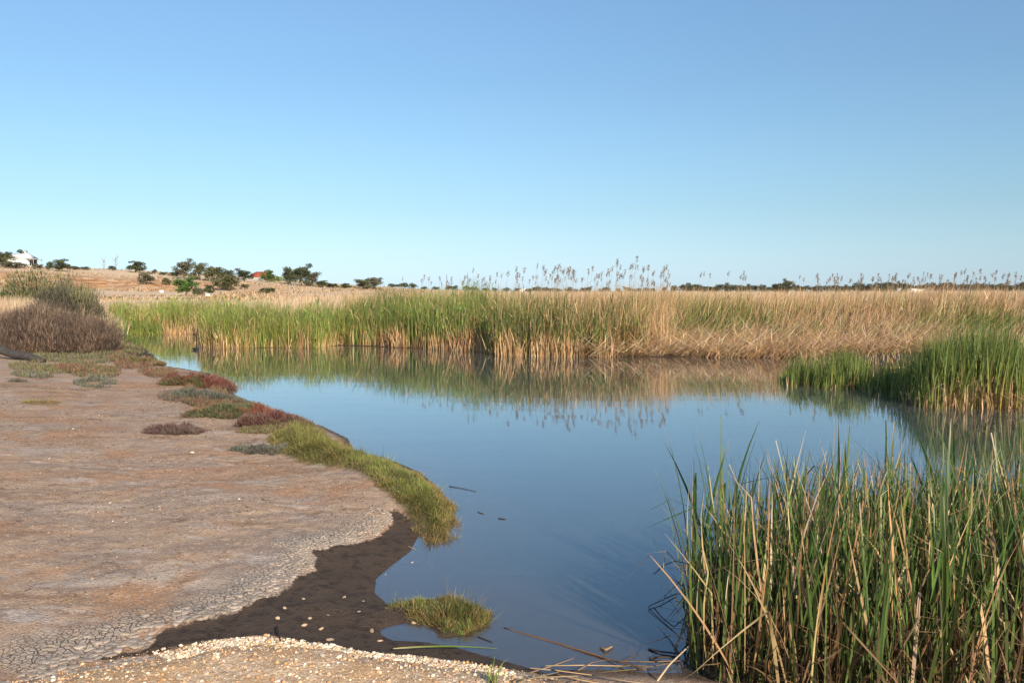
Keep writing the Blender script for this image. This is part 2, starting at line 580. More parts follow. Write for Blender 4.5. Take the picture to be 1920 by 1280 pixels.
    far = t.ss(yv, 26, 40)
    col = t.mix(far, col, straw)
    sc = t.mix(t.ss(nH2, 0.38, 0.62), (0.34, 0.155, 0.065), (0.64, 0.37, 0.18))
    sc = t.mix(t.math('MULTIPLY', t.ss(t.noise(P, 0.16, 9, 0.75), 0.50, 0.58), 0.85), sc, (0.64, 0.48, 0.33))
    sc = t.mix(t.math('MULTIPLY', t.ss(t.noise(P, 0.33, 9, 0.75, 0.6), 0.53, 0.60), 0.8), sc, (0.17, 0.095, 0.05))
    scm = t.ss(t.math('ADD', t.attr('scarp').outputs[2], t.math('MULTIPLY_ADD', nH2, 0.8)), 0.25, 0.75)
    scm.node.inputs[0].links[0].from_node.inputs[1].links[0].from_node.inputs[2].default_value = -0.4
    col = t.mix(scm, col, sc)
    rough = t.mix(mm, (0.95, 0.95, 0.95), (0.8, 0.8, 0.8))
    hgt = t.math('ADD', t.math('MULTIPLY', nS, 0.40), t.math('MULTIPLY', nF, 0.55))
    hgt = t.math('ADD', hgt, t.math('MULTIPLY', t.math('MULTIPLY', crack, cm), 0.5))
    hgt = t.math('ADD', hgt, t.math('MULTIPLY', t.math('MULTIPLY', gv.outputs['Distance'], gm), -0.08))
    bd = t.math('MULTIPLY_ADD', mm, -0.002)
    bd.node.inputs[2].default_value = 0.030
    b = t.n('Bump', None, Height=hgt, Strength=0.9, Distance=bd)
    p = t.n('BsdfPrincipled', None, Base_Color=col, Roughness=rough, Normal=b.outputs[0])
    p.inputs['Specular IOR Level'].default_value = 0.12
    return t.finish(p.outputs[0])


ground = link('ground', gme, ground_material())
tag(ground, 'bare brown bank and dry rising ground around the pond', kind='structure')

# ------------------------------------------------------------------ water
def water_material():
    t = NT('pond_water')
    P = t.pos()
    mp = t.n('Mapping', None, Vector=P)
    mp.inputs['Scale'].default_value = (0.55, 1.5, 1)
    n1 = t.noise(mp.outputs[0], 1.3, 3, 0.5, 0.3)
    n2 = t.noise(mp.outputs[0], 7.0, 2, 0.5)
    b = t.n('Bump', None, Height=t.math('ADD', n1, t.math('MULTIPLY', n2, 0.12)), Strength=1.0, Distance=0.0016)
    murk = t.mix(t.ss(t.attr('shore_d').outputs[2], -1.0, 0.0), (0.037, 0.046, 0.044), (0.054, 0.046, 0.037))
    p = t.n('BsdfPrincipled', None, Base_Color=murk, Roughness=0.6, Normal=b.outputs[0])
    p.inputs['Specular IOR Level'].default_value = 0.0
    p.inputs['Subsurface Weight'].default_value = 1.0
    p.inputs['Subsurface Radius'].default_value = (0.7, 1.0, 0.9)
    p.inputs['Subsurface Scale'].default_value = 0.16
    g = t.n('BsdfGlossy', None, Color=(1, 1, 1), Roughness=0.02, Normal=b.outputs[0])
    fr = t.n('Fresnel', None, IOR=1.33, Normal=b.outputs[0]).outputs[0]
    return t.finish(t.n('MixShader', None, i0=t.math('POWER', fr, 0.63), i1=p.outputs[0], i2=g.outputs[0]).outputs[0])


wx = np.concatenate([np.arange(-26, -4, 0.5), np.arange(-4, 3, 0.1), np.arange(3, 17.1, 0.5)])
wy = np.concatenate([np.arange(2.6, 8, 0.1), np.arange(8, 38.1, 0.5)])
WX, WY = np.meshgrid(wx, wy)
wi = np.arange(WX.size).reshape(WX.shape)
wme = mesh_np('pond_water', np.stack([WX, WY, 0 * WX], -1).reshape(-1, 3),
              [np.stack([wi[:-1, :-1], wi[:-1, 1:], wi[1:, 1:], wi[1:, :-1]], -1).reshape(-1, 4)], smooth=True)
a = wme.attributes.new('shore_d', 'FLOAT', 'POINT')
a.data.foreach_set('value', (-sdf(WX, WY, WATER)).astype(np.float32).ravel())
water = link('water', wme, water_material())
tag(water, 'still murky pond water mirroring the sky and reeds', kind='structure')

# ------------------------------------------------------------------ dried mud plates (parts of the ground)
def voronoi_cells(pts, lo, hi, k=22):
    cells = []
    for i, p in enumerate(pts):
        d = ((pts - p) ** 2).sum(1)
        nb = np.argsort(d)[1:k]
        poly = [np.array(c, float) for c in ((lo[0], lo[1]), (hi[0], lo[1]), (hi[0], hi[1]), (lo[0], hi[1]))]
        for j in nb:
            m, n = (p + pts[j]) / 2, pts[j] - p
            out = []
            for a_, b_ in zip(poly, poly[1:] + poly[:1]):
                da, db = np.dot(a_ - m, n), np.dot(b_ - m, n)
                if da <= 0:
                    out.append(a_)
                if da * db < 0:
                    out.append(a_ + (b_ - a_) * da / (da - db))
            poly = out
            if len(poly) < 3:
                break
        if len(poly) >= 3:
            cells.append((i, np.array(poly)))
    return cells


def mud_plates():
    rng = np.random.default_rng(11)
    plates_px = [(-40, 1290), (100, 1285), (285, 1232), (296, 1206), (345, 1188), (440, 1166), (480, 1141), (540, 1115), (560, 1090), (592, 1072),
                 (588, 1040), (650, 1026), (705, 1007), (738, 978), (732, 954), (700, 948), (640, 985), (570, 1010), (520, 1040), (500, 1080),
                 (430, 1118), (340, 1135), (230, 1165), (120, 1195), (30, 1225), (-40, 1260)]
    poly = W(plates_px, 0.10)
    lo, hi = poly.min(0) - 0.1, poly.max(0) + 0.1
    pts = []
    cand = rng.uniform(lo, hi, (60000, 2))
    cand = cand[sdf(cand[:, 0], cand[:, 1], poly) > -0.05]
    big = np.clip((4.9 - cand[:, 1]) / 0.6, 0, 1)
    dens = (0.019 + 0.030 * big ** 1.5) * np.exp(rng.normal(0, 0.42, len(cand)))
    acc = np.zeros((0, 2))
    for c, r in zip(cand, dens):
        if len(acc) == 0 or ((acc - c) ** 2).sum(1).min() > r * r:
            acc = np.vstack([acc, c])
        if len(acc) > 2200:
            break
    cells = voronoi_cells(acc, lo, hi)
    built = []
    for i, c in cells:
        if sdf(acc[i:i + 1, 0], acc[i:i + 1, 1], poly)[0] < 0.0:
            continue
        cen = c.mean(0)
        ext = np.abs(c - cen).max()
        if ext > 0.14:
            continue
        # worn plates go missing towards the dirt side
        inner = sdf(acc[i:i + 1, 0], acc[i:i + 1, 1], MUD)[0]
        if inner > -0.012:
            continue
        if rng.random() < np.clip((-inner - 0.04) / 0.26, 0, 0.75) + 0.16 or fbm(cen[0] * 4 + 3, cen[1] * 4, 91, 2) > 0.30:
            continue
        gap = rng.uniform(0.001, 0.0035)
        q = cen + (c - cen) * (1 - gap / (np.linalg.norm(c - cen, axis=1, keepdims=True) + 1e-6))
        # split the edges once for an uneven outline
        e = []
        for a_, b_ in zip(q, np.roll(q, -1, 0)):
            e.append(a_)
            L_ = np.linalg.norm(b_ - a_)
            for f_ in ((0.33, 0.67) if L_ > 0.05 else (0.5,) if L_ > 0.025 else ()):
                e.append(a_ + (b_ - a_) * f_ + rng.normal(0, 0.0028, 2))
        q = np.array(e)
        g = gz(*cen)
        tilt = rng.normal(0, 0.045, 2)
        curl = rng.uniform(-0.2, 0.5)
        top = rng.uniform(0.0, 0.0035)
        n = len(q)
        rel = q - cen
        zt = g + top + rel @ tilt + curl * (rel ** 2).sum(1)
        inn = rel * 0.93
        zi = g + top + 0.0010 + inn @ tilt + curl * (inn ** 2).sum(1)
        V = np.vstack([np.c_[q, np.full(n, g - 0.02)], np.c_[q, zt], np.c_[cen + inn, zi], [[*cen, g + top + 0.0004]]])
        k = np.arange(n)
        k2 = (k + 1) % n
        F4 = np.vstack([np.c_[k, k2, k2 + n, k + n], np.c_[k + n, k2 + n, k2 + 2 * n, k + 2 * n]])
        F3 = np.c_[k + 2 * n, k2 + 2 * n, np.full(n, 3 * n)]
        area = abs(np.sum(q[:, 0] * np.roll(q[:, 1], -1) - np.roll(q[:, 0], -1) * q[:, 1])) / 2
        built.append((area / cen[1] ** 2, V, F4, F3))
    built.sort(key=lambda b: -b[0])
    t = NT('dried_mud')
    P = t.pos()
    n = t.noise(P, 45, 8, 0.75)
    c = t.ramp(t.math('ADD', t.math('MULTIPLY', n, 0.78), t.math('MULTIPLY', t.n('ObjectInfo').outputs['Random'], 0.22)),
               [(0.25, (0.20, 0.155, 0.115)), (0.45, (0.33, 0.26, 0.20)), (0.60, (0.43, 0.35, 0.28)), (0.8, (0.60, 0.51, 0.42))])
    b = t.n('Bump', None, Height=n, Strength=0.8, Distance=0.006)
    p = t.n('BsdfPrincipled', None, Base_Color=c, Roughness=0.95, Normal=b.outputs[0])
    p.inputs['Specular IOR Level'].default_value = 0.15
    m = t.finish(p.outputs[0])
    for _, V, F4, F3 in built[:300]:
        link('mud_plate', mesh_np('mud_plate', V, [F4, F3]), m, ground)
    if len(built) > 300:
        parts, off = [], 0
        Vs, F4s, F3s = [], [], []
        for _, V, F4, F3 in built[300:]:
            Vs.append(V)
            F4s.append(F4 + off)
            F3s.append(F3 + off)
            off += len(V)
        o = link('small_mud_plates', mesh_np('small_mud_plates', np.concatenate(Vs), [np.concatenate(F4s), np.concatenate(F3s)]), m, ground)
        o['kind'] = 'stuff'
    return len(built)


print('mud plates', mud_plates())

# ------------------------------------------------------------------ stones
def stone_mesh(seed):
    rng = np.random.default_rng(seed)
    bm = bmesh.new()
    bmesh.ops.create_icosphere(bm, subdivisions=2 if seed < 100 else 1, radius=0.5)
    sc = np.array([1, rng.uniform(0.65, 0.95), rng.uniform(0.45, 0.75)])
    cuts = [(rng.normal(0, 1, 3), rng.uniform(0.28, 0.42)) for _ in range(7)]
    for v in bm.verts:
        p = np.array(v.co)
        for nrm, d in cuts:
            nrm = nrm / np.linalg.norm(nrm)
            h = p @ nrm
            if h > d:
                p = p - nrm * (h - d) * 0.85
        p = p * sc * (1 + rng.normal(0, 0.03))
        v.co = p
    me = bpy.data.meshes.new('stone')
    bm.to_mesh(me)
    bm.free()
    return me


STONES = [stone_mesh(i) for i in range(8)]
for i, m_ in enumerate(STONES):
    m_.materials.append(M['stone'] if i < 4 else M['pale_stone'])
STONES_LOW = [stone_mesh(100 + i) for i in range(6)]


def put_stone(x, y, size, pale, rng, parent=None, sink=0.15):
    me = STONES[rng.integers(4, 8) if pale else rng.integers(0, 4)]
    o = link('stone', me, (), parent)
    o.location = (x, y, gz(x, y) + size * (0.22 - sink))
    o.rotation_euler = (rng.normal(0, 0.25), rng.normal(0, 0.25), rng.uniform(0, 6.28))
    o.scale = (size * rng.uniform(0.85, 1.25), size * rng.uniform(0.75, 1.0), size * rng.uniform(0.55, 0.85))
    return o


def gravel():
    rng = np.random.default_rng(5)
    view = W([(60, 1292), (180, 1257), (280, 1235), (390, 1214), (500, 1207), (640, 1214), (760, 1228), (880, 1237), (960, 1246), (1030, 1261),
              (1090, 1272), (1250, 1300)], 0.05)
    poly = np.vstack([view, [(1.3, 3.15), (-2.6, 3.15)]])
    # pale band: the crest of the bank facing the mud
    band = W([(290, 1234), (390, 1213), (500, 1206), (640, 1213), (760, 1227), (880, 1237), (960, 1246), (990, 1282), (800, 1256), (640, 1236), (480, 1228), (330, 1250)], 0.06)
    P = sample_poly(rng, poly, 300)
    nb = 100
    P[:nb] = sample_poly(rng, band, nb)
    for i, (x, y) in enumerate(P):
        size = min(0.040, 0.0092 * math.exp(rng.exponential(0.5)))
        put_stone(x, y, size, i < nb or rng.random() < 0.35, rng, ground, 0.18)
    # the small stuff: thousands of pebbles as one part
    n = 9000
    Q = np.vstack([sample_poly(rng, poly, 5000), sample_poly(rng, band, 4000)])
    zz = ground_z(Q[:, 0], Q[:, 1])
    sz = 0.0022 * np.exp(rng.exponential(0.5, n))
    sz = np.minimum(sz * rng.choice([0.7, 1, 1.6], n, p=[0.5, 0.35, 0.15]), 0.013)
    parts = []
    pal = jitter(rng, [((0.58, 0.37, 0.21), 5), ((0.74, 0.60, 0.44), 3), ((0.42, 0.24, 0.12), 2)], n, 0.18)
    pal[5000:] = jitter(rng, [((0.74, 0.63, 0.49), 3), ((0.60, 0.42, 0.25), 2)], 4000, 0.15)
    grp = rng.integers(0, 6, n)
    for k in range(6):
        m = STONES_LOW[k]
        v = np.array([tuple(x.co) for x in m.vertices])
        f = np.array([tuple(p.vertices) for p in m.polygons])
        idx = np.where(grp == k)[0]
        a_ = rng.uniform(0, 6.28, len(idx))
        ca, sa = np.cos(a_), np.sin(a_)
        vx = v[None, :, 0] * ca[:, None] - v[None, :, 1] * sa[:, None]
        vy = v[None, :, 0] * sa[:, None] + v[None, :, 1] * ca[:, None]
        VV = np.stack([vx, vy, np.broadcast_to(v[None, :, 2], vx.shape)], -1) * sz[idx][:, None, None] * 2
        VV = VV + np.stack([Q[idx, 0], Q[idx, 1], zz[idx] + sz[idx] * 0.2], -1)[:, None, :]
        FF = f[None] + (np.arange(len(idx)) * len(v))[:, None, None]
        parts.append((VV.reshape(-1, 3), FF.reshape(-1, 3), np.repeat(pal[idx], len(v), 0)))
    V, F, C = merge(parts)
    o = link('pebbles', mesh_np('pebbles', V, F, C), M['pebble'], ground)
    o['kind'] = 'stuff'


M['pebble'] = mat_leaf('pebble', 0.0, 0.9, 0.0, 0.15)
gravel()


def dirt_crumbs():
    """crumbs and little clods of dry soil over the bare bank"""
    rng = np.random.default_rng(6)
    poly = W([(-40, 1255), (120, 1195), (330, 1130), (470, 1080), (520, 1030), (640, 985), (720, 950), (690, 905), (560, 868), (470, 845), (330, 700), (200, 722), (-40, 730)], 0.15)
    n = 20000
    Q = sample_poly(rng, poly, 4 * n)
    w = np.clip(fbm(Q[:, 0] * 1.3, Q[:, 1] * 1.3, 71, 4) + 0.38, 0.03, 1) ** 2 * (5.5 / Q[:, 1])
    Q = Q[rng.choice(len(Q), n, replace=False, p=w / w.sum())]
    zz = ground_z(Q[:, 0], Q[:, 1])
    sz = np.minimum(0.0026 * np.exp(rng.exponential(0.45, n)) * (Q[:, 1] / 5) ** 0.5, 0.013)
    pal = jitter(rng, [((0.27, 0.18, 0.12), 4), ((0.19, 0.12, 0.078), 3), ((0.34, 0.25, 0.185), 1.2), ((0.12, 0.08, 0.055), 2)], n, 0.18)
    parts = []
    grp = rng.integers(0, 6, n)
    for k in range(6):
        v = np.array([tuple(x.co) for x in STONES_LOW[k].vertices])
        f = np.array([tuple(p.vertices) for p in STONES_LOW[k].polygons])
        idx = np.where(grp == k)[0]
        a_ = rng.uniform(0, 6.28, len(idx))
        ca, sa = np.cos(a_)[:, None], np.sin(a_)[:, None]
        VV = np.stack([v[None, :, 0] * ca - v[None, :, 1] * sa, v[None, :, 0] * sa + v[None, :, 1] * ca, np.repeat(v[None, :, 2] * 0.7, len(idx), 0)], -1) * sz[idx][:, None, None] * 2
        VV = VV + np.stack([Q[idx, 0], Q[idx, 1], zz[idx] + sz[idx] * 0.05], -1)[:, None, :]
        FF = f[None] + (np.arange(len(idx)) * len(v))[:, None, None]
        parts.append((VV.reshape(-1, 3), FF.reshape(-1, 3), np.repeat(pal[idx], len(v), 0)))
    V, F, C = merge(parts)
    o = link('dirt_crumbs', mesh_np('dirt_crumbs', V, F, C), M['pebble'], ground)
    o['kind'] = 'stuff'


dirt_crumbs()

mud_stones = [
    (645, 1120, 11, 'rounded tan stone beside a smaller one in the middle of the dark mud'),
    (681, 1127, 8, 'small tan stone right of the rounded one on the dark mud'),
    (724, 1078, 8, 'lone tan stone on the mud nearest the open water edge'),
    (534, 1140, 9, 'tan stone on the mud close to the cracked crust corner'),
    (521, 1159, 11, 'flat brownish stone on the mud left of the scattered stones'),
    (581, 1159, 10, 'flat brownish stone midway across the lower mud'),
    (571, 1172, 11, 'orange tan stone on the lower mud below a flat one'),
    (602, 1179, 11, 'chunky tan stone on the mud above the gravel bank'),
    (615, 1153, 8, 'dull brown stone half sunk in the mud'),
    (697, 1183, 12, 'largest tan stone on the mud just above the gravel'),
    (776, 1168, 11, 'orange tan stone between the grassy islet and the inlet'),
    (619, 1199, 13, 'wide reddish stone at the foot of the gravel bank'),
    (713, 1201, 10, 'brown stone at the mud edge beside the little inlet'),
    (569, 1122, 7, 'thin flat stone on the mud near the cracked crust'),
    (673, 1146, 6, 'tiny pale stone on the mud below the paired stones'),
    (773, 1054, 5, 'tiny white stone lying at the edge of the water'),
]
rs = np.random.default_rng(77)
for px, py, w, lab in mud_stones:
    x, y, z = on_ground(px, py)
    o = put_stone(x, y, w * y / FPX * 1.15, 'white' in lab or 'pale' in lab, rs)
    tag(o, lab, 'stone', 'stones scattered on the dark wet mud')
dirt_stones = [(410, 127, 8), (220, 283, 9), (178, 348, 9), (407, 403, 9), (490, 480, 16), (710, 495, 9), (500, 562, 8), (560, 566, 9), (855, 257, 14),
               (1187, 316, 7), (1250, 411, 7), (1063, 463, 10), (1160, 700, 8), (950, 905, 11), (1187, 898, 12), (1076, 820, 12), (538, 762, 7), (900, 790, 7),
               (320, 972, 8), (163, 655, 6), (905, 513, 6), (770, 467, 10), (145, 583, 7), (325, 152, 9), (1013, 730, 10), (575, 328, 6), (440, 92, 6),
               (1110, 527, 5), (300, 640, 5), (680, 850, 5), (735, 1140, 6), (420, 620, 5)]
for zx, zy, w in dirt_stones:
    x, y, z = on_ground(zx / 2.37, 740 + zy / 2.37)
    o = put_stone(x, y, w / 2.37 * 1.25 * y / FPX, True, rs)
    tag(o, 'small pale stone lying on the bare brown dirt', 'stone', 'pale stones scattered over the bare dirt')

# ------------------------------------------------------------------ far reed bed
GREEN = [((0.115, 0.165, 0.035), 4), ((0.17, 0.20, 0.045), 3), ((0.075, 0.12, 0.03), 3)]
YGREEN = [((0.26, 0.26, 0.055), 3), ((0.18, 0.22, 0.05), 3)]
STRAW = [((0.54, 0.345, 0.165), 4), ((0.62, 0.44, 0.24), 3), ((0.38, 0.22, 0.10), 3)]
BROWN = [((0.20, 0.115, 0.055), 3), ((0.30, 0.17, 0.08), 2)]
FR = W(reed_front[:-1] + [(1620, 672), (1760, 672), (2000, 672), (2300, 672)])
FRX, FRY = FR[:, 0], FR[:, 1]
# order by x so the front can be looked up (the step at the left is kept as two near points)
_o = np.argsort(FRX)
FRX, FRY = FRX[_o], FRY[_o]


def front_y(x):
    return np.interp(x, FRX, FRY)


def px_of(x, y):
    return 960 + FPX * x / y


def wob(x, f, seed):
    return vnoise(x * f, x * 0 + seed * 3.7, seed) * 2


def reed_bed():
    rng = np.random.default_rng(21)
    parts_green, parts_dry, parts_lodged = [], [], []

    def spots(n, px0, px1, d0, d1, power=1.6):
        px = rng.uniform(px0, px1, n)
        d = d0 + (d1 - d0) * rng.random(n) ** power
        x = (px - 960) / FPX * 25
        for _ in range(8):
            y = front_y(x) + d
            x = 0.5 * x + 0.5 * (px - 960) / FPX * y
        y = front_y(x) + d + 0.35 * wob(x, 0.9, 4)
        return x, y, d, px

    def zbase(x, y):
        return np.maximum(ground_z(x, y, fine=False), -0.05)

    # green cattails, left and centre
    x, y, d, px = spots(15000, 205, 1210, 0.15, 4.5)
    keep = (vnoise(x * 0.8, y * 0.8, 3) > -0.28 - 0.0 * x)
    thin = np.clip((px - 900) / 450, 0, 0.75)
    keep &= rng.random(len(x)) > thin
    x, y, d, px = x[keep], y[keep], d[keep], px[keep]
    n = len(x)
    hgt = (1.34 + 0.42 * np.clip((px - 540) / 250, 0, 1)) * (1 + 0.16 * wob(x, 0.55, 8)) * rng.uniform(0.55, 1.10, n) * (0.74 + 0.26 * np.clip(d / 1.4, 0, 1)) * (1 + 0.14 * wob(x, 2.1, 18))
    cb = jitter(rng, YGREEN + [((0.45, 0.33, 0.12), 2)], n, 0.2)
    ct = jitter(rng, GREEN, n, 0.25)
    tone = np.clip(0.5 + 1.6 * vnoise(x * 0.45, y * 0.2, 12), 0, 1)[:, None]
    ct = ct * (0.6 + 0.8 * tone)
    left = np.clip((700 - px) / 350, 0, 1)[:, None]
    ct = ct * (1 + 0.35 * left) + np.array([0.035, 0.02, 0]) * left
    parts_green.append(ribbons(rng, np.c_[x, y, zbase(x, y)], hgt, rng.uniform(0.014, 0.028, n), rng.normal(0.03, 0.13, n), rng.normal(0.16, 0.34, n),
                               rng.uniform(-1.6, 2.2, n), cb, ct, 4))
    # leaves splaying from the stems
    m = 15000
    i = rng.integers(0, n, m)
    zz_ = hgt[i] * rng.uniform(0.35, 0.97, m)
    c = ct[i] * np.exp(rng.normal(0, 0.25, (m, 1)))
    dr = rng.random(m) < 0.18
    c[dr] = jitter(rng, STRAW, int(dr.sum()), 0.2)
    parts_green.append(ribbons(rng, np.c_[x[i] + rng.normal(0, 0.06, m), y[i] + rng.normal(0, 0.06, m), zz_], rng.uniform(0.18, 0.42, m), rng.uniform(0.012, 0.022, m), np.abs(rng.normal(0.5, 0.35, m)), rng.normal(0.5, 0.5, m),
                               rng.uniform(0, 6.28, m), c, c * 1.1, 3))
    # yellow-green short new growth at the left front
    x, y, d, px = spots(2600, 380, 700, 0.0, 1.0)
    n = len(x)
    parts_green.append(ribbons(rng, np.c_[x, y, zbase(x, y)], rng.uniform(0.3, 0.95, n), rng.uniform(0.014, 0.024, n), rng.normal(0.05, 0.16, n),
                               rng.normal(0.2, 0.3, n), rng.uniform(0, 6.28, n), jitter(rng, YGREEN, n, 0.2), jitter(rng, YGREEN, n, 0.2), 3))
    # low bright patch in the far left corner and bent shoots reaching to the coot
    x, y, d, px = spots(900, 225, 300, -0.9, 0.6)
    n = len(x)
    parts_green.append(ribbons(rng, np.c_[x, y, np.full(n, -0.03)], rng.uniform(0.2, 0.7, n), 0.02, rng.normal(0.1, 0.25, n), 0.2, rng.uniform(0, 6.28, n),
                               jitter(rng, YGREEN, n, 0.2), jitter(rng, GREEN, n, 0.2), 3))
    cx, cy = at(395, 652)
    n = 90
    parts_green.append(ribbons(rng, np.c_[cx + rng.uniform(-0.1, 1.6, n), cy + rng.uniform(0, 0.6, n), np.zeros(n)], rng.uniform(0.4, 0.9, n), 0.018,
                               rng.uniform(0.5, 1.0, n), rng.uniform(0.2, 0.6, n), math.pi + rng.normal(0, 0.4, n), jitter(rng, YGREEN, n), jitter(rng, YGREEN, n), 4))
    # dead cattail skirts at the waterline, in uneven bunches
    nb = 120
    bpx = rng.uniform(280, 1160, nb)
    for b in bpx:
        k = int(rng.integers(30, 95))
        hh = rng.uniform(0.35, 1.0)
        x, y, d, px = spots(k, b - 12, b + 12, -0.05, 0.8, 1.2)
        c = jitter(rng, STRAW if rng.random() < 0.8 else BROWN, k, 0.22)
        parts_dry.append(ribbons(rng, np.c_[x, y, np.full(k, -0.03)], hh * rng.uniform(0.5, 1.1, k), rng.uniform(0.014, 0.03, k), rng.normal(0, 0.16, k),
                                 rng.normal(0.15, 0.4, k), rng.uniform(0, 6.28, k), c, c * 1.1, 3, kink=(rng.uniform(0.4, 0.9, k), np.where(rng.random(k) < 0.45, rng.uniform(0.8, 2.2, k), 0))))
    # dry reed stalks right through the bed
    x, y, d, px = spots(12500, 205, 1260, 0.2, 5.0, 1.1)
    n = len(x)
    c = jitter(rng, STRAW, n, 0.2)
    hgt = (1.1 + 0.6 * np.clip((px - 640) / 300, 0, 1)) * rng.uniform(0.5, 1.12, n) * (0.75 + 0.25 * np.clip(d / 2.5, 0, 1))
    parts_dry.append(ribbons(rng, np.c_[x, y, zbase(x, y)], hgt, rng.uniform(0.008, 0.02, n), rng.normal(0.03, 0.12, n), rng.normal(0.12, 0.3, n),
                             rng.normal(0.2, 1.2, n), c, c, 3))
    # tall dry reeds behind the green, whose tips make the pale brown skyline
    x, y, d, px = spots(11000, 640, 2000, 3.2, 9.0, 1.0)
    n = len(x)
    c = jitter(rng, STRAW, n, 0.2)
    parts_dry.append(ribbons(rng, np.c_[x, y, zbase(x, y)], rng.uniform(1.2, 1.72, n) * (1 + 0.07 * wob(x, 0.8, 9)), rng.uniform(0.01, 0.024, n), rng.normal(0.08, 0.10, n), rng.normal(0.25, 0.3, n),
                             rng.normal(0.1, 0.7, n), c, c * 1.05, 4))
    # right half: wind-bent straw rising towards the back, leaning to the right
    x, y, d, px = spots(24000, 1090, 2150, 0.0, 7.0, 1.15)
    keep = rng.random(len(x)) < np.clip((px - 1090) / 160, 0.1, 1)
    x, y, d = x[keep], y[keep], d[keep]
    n = len(x)
    gp = (vnoise(x * 0.45, y * 0.9, 33) + 0.6 * vnoise(x * 2.2, y * 2.2, 34) + rng.normal(0, 0.1, n) > 0.0) & (d > 1.6) & (d < 4.6)
    c = jitter(rng, [((0.56, 0.36, 0.19), 4), ((0.64, 0.46, 0.285), 2.5), ((0.36, 0.205, 0.10), 3)], n, 0.24)
    c[gp] = jitter(rng, GREEN + YGREEN, int(gp.sum()), 0.22)
    hh = (0.42 + 1.25 * sm(d / 4.6)) * rng.uniform(0.7, 1.12, n) * (1 + 0.1 * wob(x, 0.7, 6))
    le = np.abs(rng.normal(0.85 - 0.66 * sm(d / 4.8), 0.26, n))
    parts_lodged.append(ribbons(rng, np.c_[x, y, zbase(x, y)], hh / np.maximum(np.cos(le), 0.35), rng.uniform(0.009, 0.024, n), le, rng.normal(0.25, 0.3, n), rng.normal(0.15, 0.8, n),
                                c, c * 1.08, 4))
    m = 14000
    i = rng.integers(0, n, m)
    zz_ = hh[i] * rng.uniform(0.3, 1.0, m)
    cc = c[i] * np.exp(rng.normal(0.05, 0.25, (m, 1)))
    parts_lodged.append(ribbons(rng, np.c_[x[i] + zz_ * np.tan(np.minimum(le[i], 1.0)) * 0.8 + rng.normal(0, 0.08, m), y[i] + rng.normal(0, 0.1, m), zz_], rng.uniform(0.15, 0.45, m), rng.uniform(0.010, 0.022, m), np.abs(rng.normal(0.8, 0.45, m)),
                                rng.normal(0.4, 0.5, m), rng.normal(0.2, 1.4, m), cc, cc * 1.08, 3))
    # flattened stalks at the front of it
    x, y, d, px = spots(8500, 1060, 1800, -0.15, 3.0, 1.2)
    n = len(x)
    c = jitter(rng, STRAW + [((0.60, 0.46, 0.32), 3)], n, 0.22)
    parts_lodged.append(ribbons(rng, np.c_[x, y, rng.uniform(0.0, 0.30, n) + 0.16 * np.clip(d, 0, 2.5)], rng.uniform(0.35, 1.1, n), rng.uniform(0.009, 0.02, n), rng.normal(1.25, 0.25, n),
                                rng.normal(0.1, 0.3, n), np.where(rng.random(n) < 0.7, rng.normal(0.1, 0.5, n), rng.normal(3.3, 0.6, n)), c, c, 3))
    # rusty bunch
    x0, y0 = at(1180, 668)
    n = 260
    c = jitter(rng, [((0.28, 0.105, 0.045), 1)], n, 0.2)
    parts_lodged.append(ribbons(rng, np.c_[x0 + rng.normal(0, 0.22, n), y0 + rng.uniform(0.1, 0.6, n), rng.uniform(0.1, 0.55, n)], rng.uniform(0.25, 0.6, n), 0.02,
                                rng.uniform(0.2, 0.9, n), 0.4, rng.uniform(0, 6.28, n), c, c, 3))
    # grey-green fine bush in the reeds
    for (bx, k) in ((985, 420), (1030, 300)):
        x0, y0 = at(bx, 667)
        c = jitter(rng, [((0.17, 0.16, 0.085), 1)], k, 0.2)
        parts_green.append(ribbons(rng, np.c_[x0 + rng.normal(0, 0.25, k), y0 + rng.uniform(0.0, 0.5, k), rng.uniform(0.0, 0.6, k)], rng.uniform(0.2, 0.6, k), 0.012,
                                   rng.uniform(0.0, 0.8, k), 0.3, rng.uniform(0, 6.28, k), c, c, 3))
    for nm, ps, lab in (('green_reeds', parts_green, 'dense green cattails along the far side of the pond'),
                        ('dry_reeds', parts_dry, 'dead tan reed stalks and skirts mixed through the far green cattails'),
                        ('bent_reeds', parts_lodged, 'wind-flattened straw coloured reeds on the right of the far shore')):
        V, F, C = merge(ps)
        o = link(nm, mesh_np(nm, V, F, C), M['leaf'])
        tag(o, lab, None, None, 'stuff')
    # pale dry grass on the flat behind
    n = 42000
    px = rng.uniform(120, 2000, n)
    y = rng.uniform(0, 1, n) ** 1.5 * 80 + 31
    x = (px - 960) / FPX * y
    keep = (y > front_y(x) + 5)
    x, y, px = x[keep], y[keep], px[keep]
    n = len(x)
    c = jitter(rng, [((0.56, 0.40, 0.25), 4), ((0.62, 0.47, 0.32), 3), ((0.42, 0.28, 0.16), 1.5)], n, 0.16)
    hh = rng.uniform(0.6, 1.05, n) * (1 + 0.25 * vnoise(x * 0.25, y * 0.25, 55)) + 0.35 * np.clip((px - 600) / 200, 0, 1)
    hh = hh * (0.32 + 0.68 * np.clip((px - 430) / 170, 0, 1))
    hh = np.where((px < 232) & (y < 60), hh * 2.2, hh)
    V, F, C = ribbons(rng, np.c_[x, y, ground_z(x, y, fine=False)], hh, rng.uniform(0.02, 0.045, n), rng.normal(0.05, 0.12, n), rng.normal(0.2, 0.3, n), rng.normal(0.2, 1, n), c, c * 1.08, 3)
    o = link('dry_grass', mesh_np('dry_grass', V, [F], C), M['leaf'])
    tag(o, 'pale dry grass on the flat behind the reeds', None, None, 'stuff')


reed_bed()


